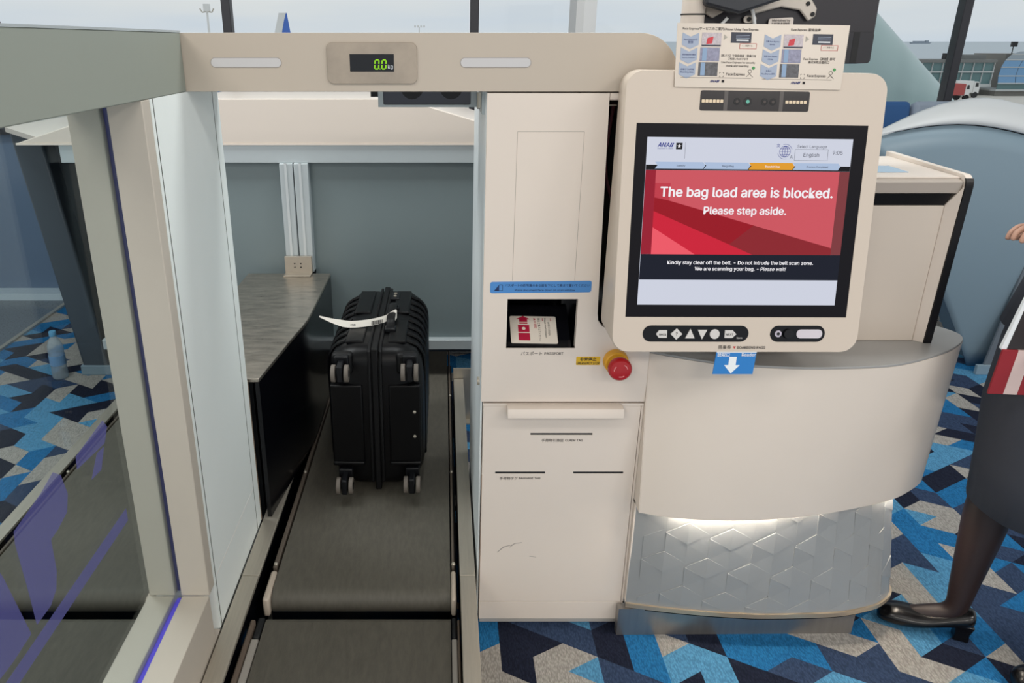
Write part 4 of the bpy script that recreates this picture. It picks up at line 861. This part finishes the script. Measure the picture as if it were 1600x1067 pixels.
# ------------------------------------------------------------------ staff monitor on pole, seen from behind
t = thing('staff_monitor', 'black staff monitor seen from behind above the guide sheet', 'monitor', (.8, 2.02, 1.25))
MF = Fr((0, 1.98 - .05 * 1.55, .002), (1, 0, 0), (0, .05, 1))
mk('back_cover', (lambda g: g.plate(MF, rrect(.600, 1.036, 1.50, 1.86, .012), [], -.045, 0) or g)(G()), mat('monitor_black', (34, 31, 38), .4), t, bevel=.004)
mk('lower_bezel', (lambda g: g.plate(MF, rrect(.604, 1.034, 1.500, 1.570, .008), [], 0, .006) or g)(G()), mat('monitor_black2', (28, 27, 34), .35), t, bevel=.002)
mk('screen_face', (lambda g: g.plate(MF, rect(.612, 1.024, 1.515, 1.85), [], -.047, -.045) or g)(G()), M_black, t)
mk('pole', G().tube([(.588, 1.955, 1.262), (.588, 1.955, 1.92)], .027, 24), mat('pole_white', (216, 206, 196), .4), t)
mk('pole_collar', G().tube([(.588, 1.955, 1.607), (.588, 1.955, 1.610)], .0285, 24), M_dark, t)
M_bk = mat('bracket_cream', (196, 188, 178), .4, .3)
arm = mk('mount_arm', G().prism([MF.p(.60, 1.625, .04), MF.p(.68, 1.605, .04), MF.p(.79, 1.64, .04), MF.p(.79, 1.69, .04), MF.p(.60, 1.70, .04)], MF.N * .035), mat('arm_dark', (40, 44, 52), .35), t, bevel=.006)
mk('cable', G().tube(spline([MF.p(.72, 1.63, .03), MF.p(.735, 1.60, .02), MF.p(.745, 1.56, .015), MF.p(.745, 1.50, .012)], 5), .004, 8), M_pw, t); mk('cable', G().tube(spline([MF.p(.67, 1.60, .03), MF.p(.65, 1.57, .02), MF.p(.645, 1.52, .015)], 5), .0035, 8), M_pw, t)
br = mk('mount_bracket', (lambda g: g.plate(MF, [(.72, 1.625), (.74, 1.61), (.80, 1.625), (.845, 1.618), (.868, 1.594), (.884, 1.604), (.886, 1.622), (.868, 1.645), (.80, 1.665), (.73, 1.66)], [], .006, .012) or g)(G()), M_bk, t, bevel=.003)
mk('mount_bracket', (lambda g: g.plate(MF, [(.622, 1.61), (.640, 1.60), (.675, 1.62), (.66, 1.66), (.622, 1.66)], [], .006, .012) or g)(G()), M_bk, t, bevel=.003)
mk('bracket_tab', (lambda g: g.plate(MF, rrect(.715, .745, 1.590, 1.606, .007), [], .006, .011) or g)(G()), M_bk, t)
for a, b in ((.862, 1.632), (.876, 1.609), (.727, 1.598), (.632, 1.635)): mk('screw', G().disc(MF.p(a, b, .011), MF.N, .005, .003, 12), M_dark, t)
st_ = flat(MF, [(x, y + (x - .78) * .05) for x, y in rrect(.776, .835, 1.571, 1.600, .005)], mat('asset_label', (226, 216, 208), .5), t, .0075, 'asset_label', .001)
rb = random.Random(3); a = .784
while a < .826:
    w = rb.choice((.0008, .0014, .0022)); flat(MF, rect(a, a + w, 1.579, 1.591), M_txt, st_, .008, 'barcode_bar'); a += w + rb.choice((.0012, .002))
text('Maintained by', MF, .784, 1.5935, M_txt, st_, .008, width=.043, bold=.01)
mk('vent_slot', (lambda g: g.plate(MF, rect(.985, 1.0, 1.50, 1.57), [], .006, .0066) or g)(G()), M_dark, t)

# ------------------------------------------------------------------ big rounded shell on the right
t = thing('rounded_shell_unit', 'large rounded blue-grey shell with white hood behind the counter', 'housing', (3.0, 3.9, 0))
def seamz(x): return 1.15 + .058 * math.sin(min(1, max(0, (x - 1.937) / .70)) * math.pi * .97) - max(0, x - 2.6) * .08
NX = 28; xr = [1.937 + (4.2 - 1.937) * (i / NX) ** 1.2 for i in range(NX + 1)]
rows = []
for j in range(13):
    k = j / 12; row = []
    for i, x in enumerate(xr):
        xl = 2.69 + (1.937 - 2.69) * k ** 1.05; xx = xl + (x - 1.937) * (4.2 - xl) / (4.2 - 1.937)
        u = (xx - xl) / (4.2 - xl); y = 3.50 + .06 * max(0, 1 - u / .4) ** 2 + .05 * (1 - k) - .03 * math.sin(math.pi * k)
        row.append(Vec((xx, y, (seamz(x) - .006) * k)))
    rows.append(row)
g = G(); g.loft(rows, False, closed=False); ob = mk('shell_body', g, M_greyd, t, ang=1.2); so = ob.modifiers.new('solid', 'SOLIDIFY'); so.thickness = .02; so.offset = -1
top = rows[-1]
g = G(); g.loft([[p + Vec((0, .004, -.004)) for p in top], [p + Vec((0, .0, .008)) for p in top]], False, closed=False)
ob = mk('dark_seam', g, M_dark, t, ang=1.2); so = ob.modifiers.new('solid', 'SOLIDIFY'); so.thickness = .01; so.offset = -1
hr = []
for j in range(7):
    k = j / 6; row = []
    for p, x in zip(top, xr):
        w = min(1, (x - 1.937) / .62); rise = .112 * math.sin(w * math.pi / 2)
        row.append(Vec((p.x + .10 * k * w, p.y - .012 + .26 * (1 - math.cos(k * math.pi / 2)) * (.12 + .88 * w), p.z + .008 + rise * math.sin(k * math.pi / 2))))
    hr.append(row)
g = G(); g.loft(hr, False, closed=False); ob = mk('hood', g, mat('shell_hood_white', (208, 211, 212), .35), t, ang=1.2); so = ob.modifiers.new('solid', 'SOLIDIFY'); so.thickness = .02; so.offset = -1
mk('rear_body', G().prism([(2.75, 3.62, 0), (4.2, 3.62, 0), (4.2, 3.62, 1.13), (2.1, 3.62, 1.13)], (0, .22, 0)), M_greyd, t)
mk('leg_fin', G().prism([(2.69, 3.505, 0), (2.83, 3.505, 0), (3.25, 3.505, 1.14), (2.83, 3.505, 1.14), (2.765, 3.505, .6)], (0, .012, 0)), mat('fin_grey', (104, 112, 120), .4), t, bevel=.002)
mk('foot_strip', G().box(2.66, 2.95, 3.495, 3.515, 0, .05), M_greyd, t, bevel=.002)

# ------------------------------------------------------------------ blue seats by the window
M_bl = mat('seat_blue', (34, 84, 138), .6); M_gs = mat('seat_grey', (140, 152, 168), .6)
def seat(x, y, m, lab, w=.26):
    t = thing('lounge_seat', lab, 'seat', (x, y, 0), 'high-backed window seats')
    mk('backrest', G().prism([(x - w, y - .10, .42), (x - w, y, .42), (x - w, y + .10, 1.235), (x - w, y + .03, 1.26)], (2 * w, 0, 0)), m, t, bevel=.03, seg=4)
    mk('seat_cushion', G().box(x - w, x + w, y - .0, y + .48, .32, .45), m, t, bevel=.03, seg=4)
    for sx in (-1, 1):
        mk('side_wing', G().box(x + sx * (w - .03) - .02, x + sx * (w - .03) + .02, y - .02, y + .4, .45, .62), m, t, bevel=.015, seg=3)
        for dy in (.05, .42): mk('leg', G().tube([(x + sx * (w - .05), y + dy, 0), (x + sx * (w - .05), y + dy, .33)], .015, 10), M_steel, t)
seat(2.20, 4.22, M_bl, 'dark blue high-backed seat showing beside the touchscreen edge', .30)
seat(2.66, 4.22, M_gs, 'grey high-backed seat between the blue seat and the slanted column', .15)

# ------------------------------------------------------------------ water bottle by the left leg
t = thing('water_bottle', 'clear plastic water bottle with blue cap on the carpet', 'bottle', (-1.89, 3.46, 0))
bx_, by_ = -1.89, 3.46
mk('bottle_body', G().lathe((bx_, by_, 0), [(.03, .001), (.036, .008), (.037, .04), (.035, .06), (.037, .08), (.035, .10), (.037, .12), (.035, .135), (.037, .15), (.034, .175), (.024, .20), (.015, .215), (.0145, .225)], 24), glass('bottle_plastic', (236, 244, 248), 1.0, .3, (216, 228, 236)), t)
mk('water', G().lathe((bx_, by_, 0), [(.028, .003), (.033, .01), (.033, .15)], 20), glass('bottle_water', (236, 242, 246), .8), t)
mk('cap', G().lathe((bx_, by_, 0), [(.0165, .222), (.0170, .226), (.0170, .242), (.0155, .246)], 20), mat('cap_blue', (92, 164, 206), .4), t)
mk('label_band', G().lathe((bx_, by_, 0), [(.0372, .075), (.0374, .08), (.0374, .12), (.0372, .125)], 24), mat('label_clear_blue', (120, 160, 200), .4), t)

# ------------------------------------------------------------------ staff member at the right edge
def skin_mesh(name, nodes, edges, m, parent, sub=2):
    me = bpy.data.meshes.new(name); me.from_pydata([n[:3] for n in nodes], edges, []); ob = bpy.data.objects.new(name, me); COL.objects.link(ob)
    sk = ob.modifiers.new('skin', 'SKIN'); sk.use_smooth_shade = True; su = ob.modifiers.new('sub', 'SUBSURF'); su.levels = sub
    for i, n in enumerate(nodes):
        v = me.skin_vertices[0].data[i]; v.radius = (n[3], n[4] if len(n) > 4 else n[3]); v.use_root = (i == 0)
    dg = bpy.context.evaluated_depsgraph_get(); m2 = bpy.data.meshes.new_from_object(ob.evaluated_get(dg)); bpy.data.objects.remove(ob)
    org = Vec(parent['org'])
    for v in m2.vertices: v.co -= org
    m2.materials.clear(); m2.materials.append(m)
    for p in m2.polygons: p.use_smooth = True; p.material_index = 0
    o = bpy.data.objects.new(name, m2); COL.objects.link(o); o.parent = parent; o['org'] = tuple(org); return o
M_skin = mat('skin_tone', (206, 160, 138), .5); M_sock = mat('sheer_black_stocking', (40, 26, 24), .45); M_skirt = mat('skirt_charcoal', (62, 64, 72), .75, bump=.2, bscale=700); M_jack = mat('jacket_grey', (74, 76, 84), .75, bump=.2, bscale=700)
M_shoe = mat('shoe_leather', (14, 13, 14), .25); M_hair = mat('hair_dark', (26, 20, 18), .4)
PXc, PYc = 1.53, 1.70
t = thing('person', 'person in charcoal skirt, black tights and black pumps at right edge', 'person', (PXc, PYc, 0))
# continuous body (facing left in the picture)
nodes = [(PXc, PYc, .90, .12, .14), (PXc, PYc, 1.08, .10, .12), (PXc, PYc, 1.25, .11, .145), (PXc + .005, PYc, 1.36, .07, .11), (PXc, PYc, 1.43, .045), (PXc - .015, PYc, 1.50, .05),            # 0-5 trunk to neck
         (PXc - .01, PYc + .07, .84, .10), (1.468, 1.748, .46, .058), (1.462, 1.742, .36, .060), (1.425, 1.705, .13, .033), (1.42, 1.70, .075, .032), (1.31, 1.752, .03, .022),      # 6-11 far leg, foot
         (PXc, PYc - .07, .84, .10), (1.60, 1.60, .46, .058), (1.645, 1.565, .36, .06), (1.655, 1.49, .13, .034), (1.655, 1.485, .075, .033), (1.54, 1.50, .03, .022),              # 12-17 near leg, foot
         (PXc, PYc + .17, 1.34, .048), (PXc + .01, PYc + .20, 1.10, .040), (PXc - .02, PYc + .15, 1.09, .03), (1.455, 1.80, 1.11, .022),                                          # 18-21 far arm
         (PXc, PYc - .17, 1.34, .048), (PXc + .05, PYc - .21, 1.10, .040), (PXc - .02, PYc - .235, 1.0, .03), (1.455, 1.485, .955, .022)]                                              # 22-25 near arm
edges = [(0, 1), (1, 2), (2, 3), (3, 4), (4, 5), (0, 6), (6, 7), (7, 8), (8, 9), (9, 10), (10, 11), (0, 12), (12, 13), (13, 14), (14, 15), (15, 16), (16, 17), (3, 18), (18, 19), (19, 20), (20, 21), (3, 22), (22, 23), (23, 24), (24, 25)]
body = skin_mesh('body', nodes, edges, M_sock, t)
body.data.materials.append(M_skin)                       # bare skin above the jacket collar and on the forearms, tights below
for p in body.data.polygons: p.material_index = 1 if p.center.z > 1.30 or (p.center.z > .9 and abs(p.center.y) > .13) else 0
def hand(c, fwd, up, side, nm):
    c, fwd, up, side = (Vec(v) for v in (c, fwd, up, side)); fwd.normalize(); up.normalize(); side.normalize()
    N_ = []; E_ = []
    def ad(p, r, r2=None): N_.append((p.x, p.y, p.z, r, r2 or r)); return len(N_) - 1
    w = ad(c, .022, .016); pm = ad(c + fwd * .045, .034, .013); E_.append((w, pm)); kn = ad(c + fwd * .082, .036, .011); E_.append((pm, kn))
    for k, (o, L) in enumerate(((-.030, .062), (-.010, .075), (.011, .070), (.030, .054))):
        a = ad(c + fwd * .085 + side * o, .0085); b = ad(c + fwd * (.085 + L * .45) + side * o - up * .010, .008); d = ad(c + fwd * (.085 + L * .72) + side * o - up * .030, .0072); e = ad(c + fwd * (.085 + L * .70) + side * o - up * .050, .0062)
        E_.extend(((kn, a), (a, b), (b, d), (d, e)))
    a = ad(c + fwd * .028 - side * .036 - up * .006, .011); b = ad(c + fwd * .062 - side * .050 - up * .020, .009); d = ad(c + fwd * .088 - side * .042 - up * .034, .0075); E_.extend(((w, a), (a, b), (b, d)))
    return skin_mesh(nm, N_, E_, M_skin, t, 2)
hand((1.49, 1.812, 1.10), (-.75, -.25, .35), (.35, .1, .9), (.2, -.95, 0), 'hand'); hand((1.46, 1.482, .953), (-.8, .55, -.05), (0, 0, 1), (.35, .9, 0), 'hand')
# head with face
hc = Vec((PXc - .035, PYc, 1.60)); g = G()
prof = [(-.115, .03, .045), (-.10, .055, .055), (-.06, .072, .066), (-.02, .085, .073), (.03, .09, .076), (.07, .082, .07), (.10, .055, .05), (.115, .02, .02)]
g.loft([[hc + Vec((rx * math.cos(q) - .012 * (1 if z < -.05 else 0), ry * math.sin(q), z)) for q in (2 * math.pi * j / 20 for j in range(20))] for z, rx, ry in prof]); hd = mk('head', g, M_skin, t, sub=1, ang=3)
mk('nose', G().tube([hc + Vec((-.084, 0, .012)), hc + Vec((-.100, 0, -.022)), hc + Vec((-.082, 0, -.034))], [.007, .012, .008], 10), M_skin, hd, sub=1)
mk('mouth', G().ball(hc + Vec((-.078, 0, -.058)), .008, .022, .006, 12), mat('lips', (170, 88, 84), .4), hd)
for s in (-1, 1):
    ey = mk('eye', G().ball(hc + Vec((-.078, s * .030, .006)), .009, .013, .008, 12), mat('eye_white', (232, 230, 226), .2), hd); mk('iris', G().ball(hc + Vec((-.0855, s * .030, .006)), .0035, .006, .006, 12), M_hair, hd); mk('brow', G().tube([hc + Vec((-.083, s * .015, .027)), hc + Vec((-.076, s * .045, .025))], .003, 6), M_hair, hd)
    mk('ear', G().ball(hc + Vec((.005, s * .077, -.005)), .014, .007, .026, 12), M_skin, hd)
hg = G(); hg.loft([[hc + Vec((rx * math.cos(q) + .018, ry * math.sin(q), z)) for q in (2 * math.pi * j / 20 for j in range(20))] for z, rx, ry in ((-.06, .06, .066), (-.01, .082, .082), (.04, .095, .086), (.08, .09, .08), (.112, .062, .058), (.126, .02, .02))])
mk('hair', hg, M_hair, hd, sub=1, ang=3); mk('hair_bun', G().ball(hc + Vec((.115, 0, .03)), .042, .045, .042, 14), M_hair, hd)
# clothes
def ringxy(cx, cy, z, rx, ry, n=28, wav=0): return [Vec((cx + (rx + wav * math.cos(5 * q)) * math.cos(q), cy + (ry + wav * math.cos(5 * q)) * math.sin(q), z)) for q in (2 * math.pi * j / n for j in range(n))]
g = G(); g.loft([ringxy(PXc, PYc, 1.06, .108, .135), ringxy(PXc, PYc, .98, .128, .158), ringxy(PXc, PYc, .86, .148, .178), ringxy(PXc + .0, PYc - .005, .70, .158, .178, wav=.002), ringxy(PXc + .02, PYc - .015, .55, .172, .172, wav=.003), ringxy(PXc + .03, PYc - .02, .425, .178, .165, wav=.004)], False)
ob = mk('skirt', g, M_skirt, t, ang=2); so = ob.modifiers.new('solid', 'SOLIDIFY'); so.thickness = .004
g = G(); g.loft([ringxy(PXc, PYc, .90, .160, .19), ringxy(PXc, PYc, 1.05, .128, .155), ringxy(PXc, PYc, 1.25, .138, .175), ringxy(PXc, PYc, 1.34, .13, .19), ringxy(PXc, PYc, 1.39, .115, .175), ringxy(PXc, PYc, 1.43, .085, .105), ringxy(PXc, PYc, 1.455, .062, .07)], False)
ob = mk('jacket', g, M_jack, t, ang=2); so = ob.modifiers.new('solid', 'SOLIDIFY'); so.thickness = .006
skin_mesh('jacket_sleeve', [(PXc, PYc + .13, 1.35, .07), (PXc, PYc + .18, 1.31, .066), (PXc + .01, PYc + .205, 1.09, .062), (PXc - .01, PYc + .16, 1.09, .04)], [(0, 1), (1, 2), (2, 3)], M_jack, t); skin_mesh('jacket_sleeve', [(PXc, PYc - .13, 1.35, .07), (PXc, PYc - .18, 1.31, .066), (PXc + .05, PYc - .215, 1.09, .062), (PXc - .01, PYc - .232, 1.005, .042)], [(0, 1), (1, 2), (2, 3)], M_jack, t)
def shoe(ank, toe, nm):
    a = Vec(ank); a.z = 0; f = Vec(toe); f.z = 0; d = (f - a); L = d.length; d.normalize(); s = Vec((-d.y, d.x, 0)); g = G(); rings = []
    for k, hw, zt, zb in ((-.22, .022, .092, .052), (-.18, .034, .104, .046), (0.05, .037, .088, .038), (.30, .040, .064, .020), (.52, .046, .058, .006), (.76, .046, .062, .003), (.93, .036, .052, .003), (1.0, .016, .030, .006)):
        c = a + d * (L * k); rings.append([c + s * (hw * math.cos(q)) + Vec((0, 0, (zt + zb) / 2 + (zt - zb) / 2 * math.sin(q))) for q in (2 * math.pi * j / 14 for j in range(14))])
    g.loft(rings); sh = mk(nm, g, M_shoe, t, ang=2, sub=1)
    h = a + d * (L * -.10); mk('heel', G().loft([[h + s * (x * r) + d * (y * r) + Vec((0, 0, z)) for x, y in ((-1, -1), (1, -1), (1, 1), (-1, 1))] for r, z in ((.024, .055), (.018, .025), (.019, 0))]), M_shoe, sh, bevel=.003)
shoe((1.425, 1.695, 0), (1.252, 1.772, 0), 'shoe'); shoe((1.655, 1.485, 0), (1.465, 1.515, 0), 'shoe')
t2 = thing('striped_ribbon', 'red and white striped ribbon hanging at the waist of the person', 'ribbon', (1.35, 1.62, .8))
RF = Fr((1.310, 1.60, .845), (1, -.1, 0), (.06, 0, 1))
M_rr = mat('ribbon_red', (146, 24, 36), .6); M_rw = mat('ribbon_cream', (214, 190, 184), .6)
for i, (a0, a1, m_) in enumerate(((-.045, -.012, M_rr), (-.012, .018, M_rw), (.018, .034, M_rr), (.034, .042, M_rw), (.042, .12, M_rr))):
    mk('stripe', (lambda g: g.plate(RF, [(a0, -.055), (a1, -.055), (a1, .055), (a0, .055)], [], -.006, 0) or g)(G()), m_, t2, bevel=.001)
t3 = thing('document_wallet', 'dark wallet with a white page edge held at the right frame border', 'wallet', (1.37, 1.62, .92))
DF = Fr((1.318, 1.605, .96), (1, -.1, 0), (.15, 0, 1))
mk('cover', (lambda g: g.plate(DF, rrect(-.03, .12, -.07, .09, .008), [], -.012, 0) or g)(G()), mat('wallet_dark', (40, 34, 36), .5), t3, bevel=.002); mk('page_edge', (lambda g: g.plate(DF, [(-.042, -.06), (-.028, -.072), (-.028, .08), (-.036, .085)], [], -.010, -.001) or g)(G()), M_pw, t3)
t4 = thing('clear_wristband', 'clear plastic band around the raised hand of the person', 'wristband', (1.35, 1.77, 1.1))
cN = Vec((-.75, -.25, .35)).normalized(); c0 = Vec((1.455, 1.80, 1.116)); ua = cN.cross(Vec((0, 0, 1))).normalized(); ub = cN.cross(ua)
mk('band', (lambda g: g.loft([[c0 + cN * z + ua * (r * math.cos(q)) + ub * (r * .8 * math.sin(q)) for q in (2 * math.pi * j / 24 for j in range(24))] for z, r in ((-.012, .045), (.012, .045), (.012, .0435), (-.012, .0435), (-.012, .045))], False) or g)(G()), glass('clear_band', (222, 228, 230), 1.0, .12, (210, 216, 220)), t4)
mk('clasp', G().ball(c0 + ua * .045, .006, seg=10), M_pw, t4)

for o in list(bpy.data.objects):
    if 'org' in o: del o['org']
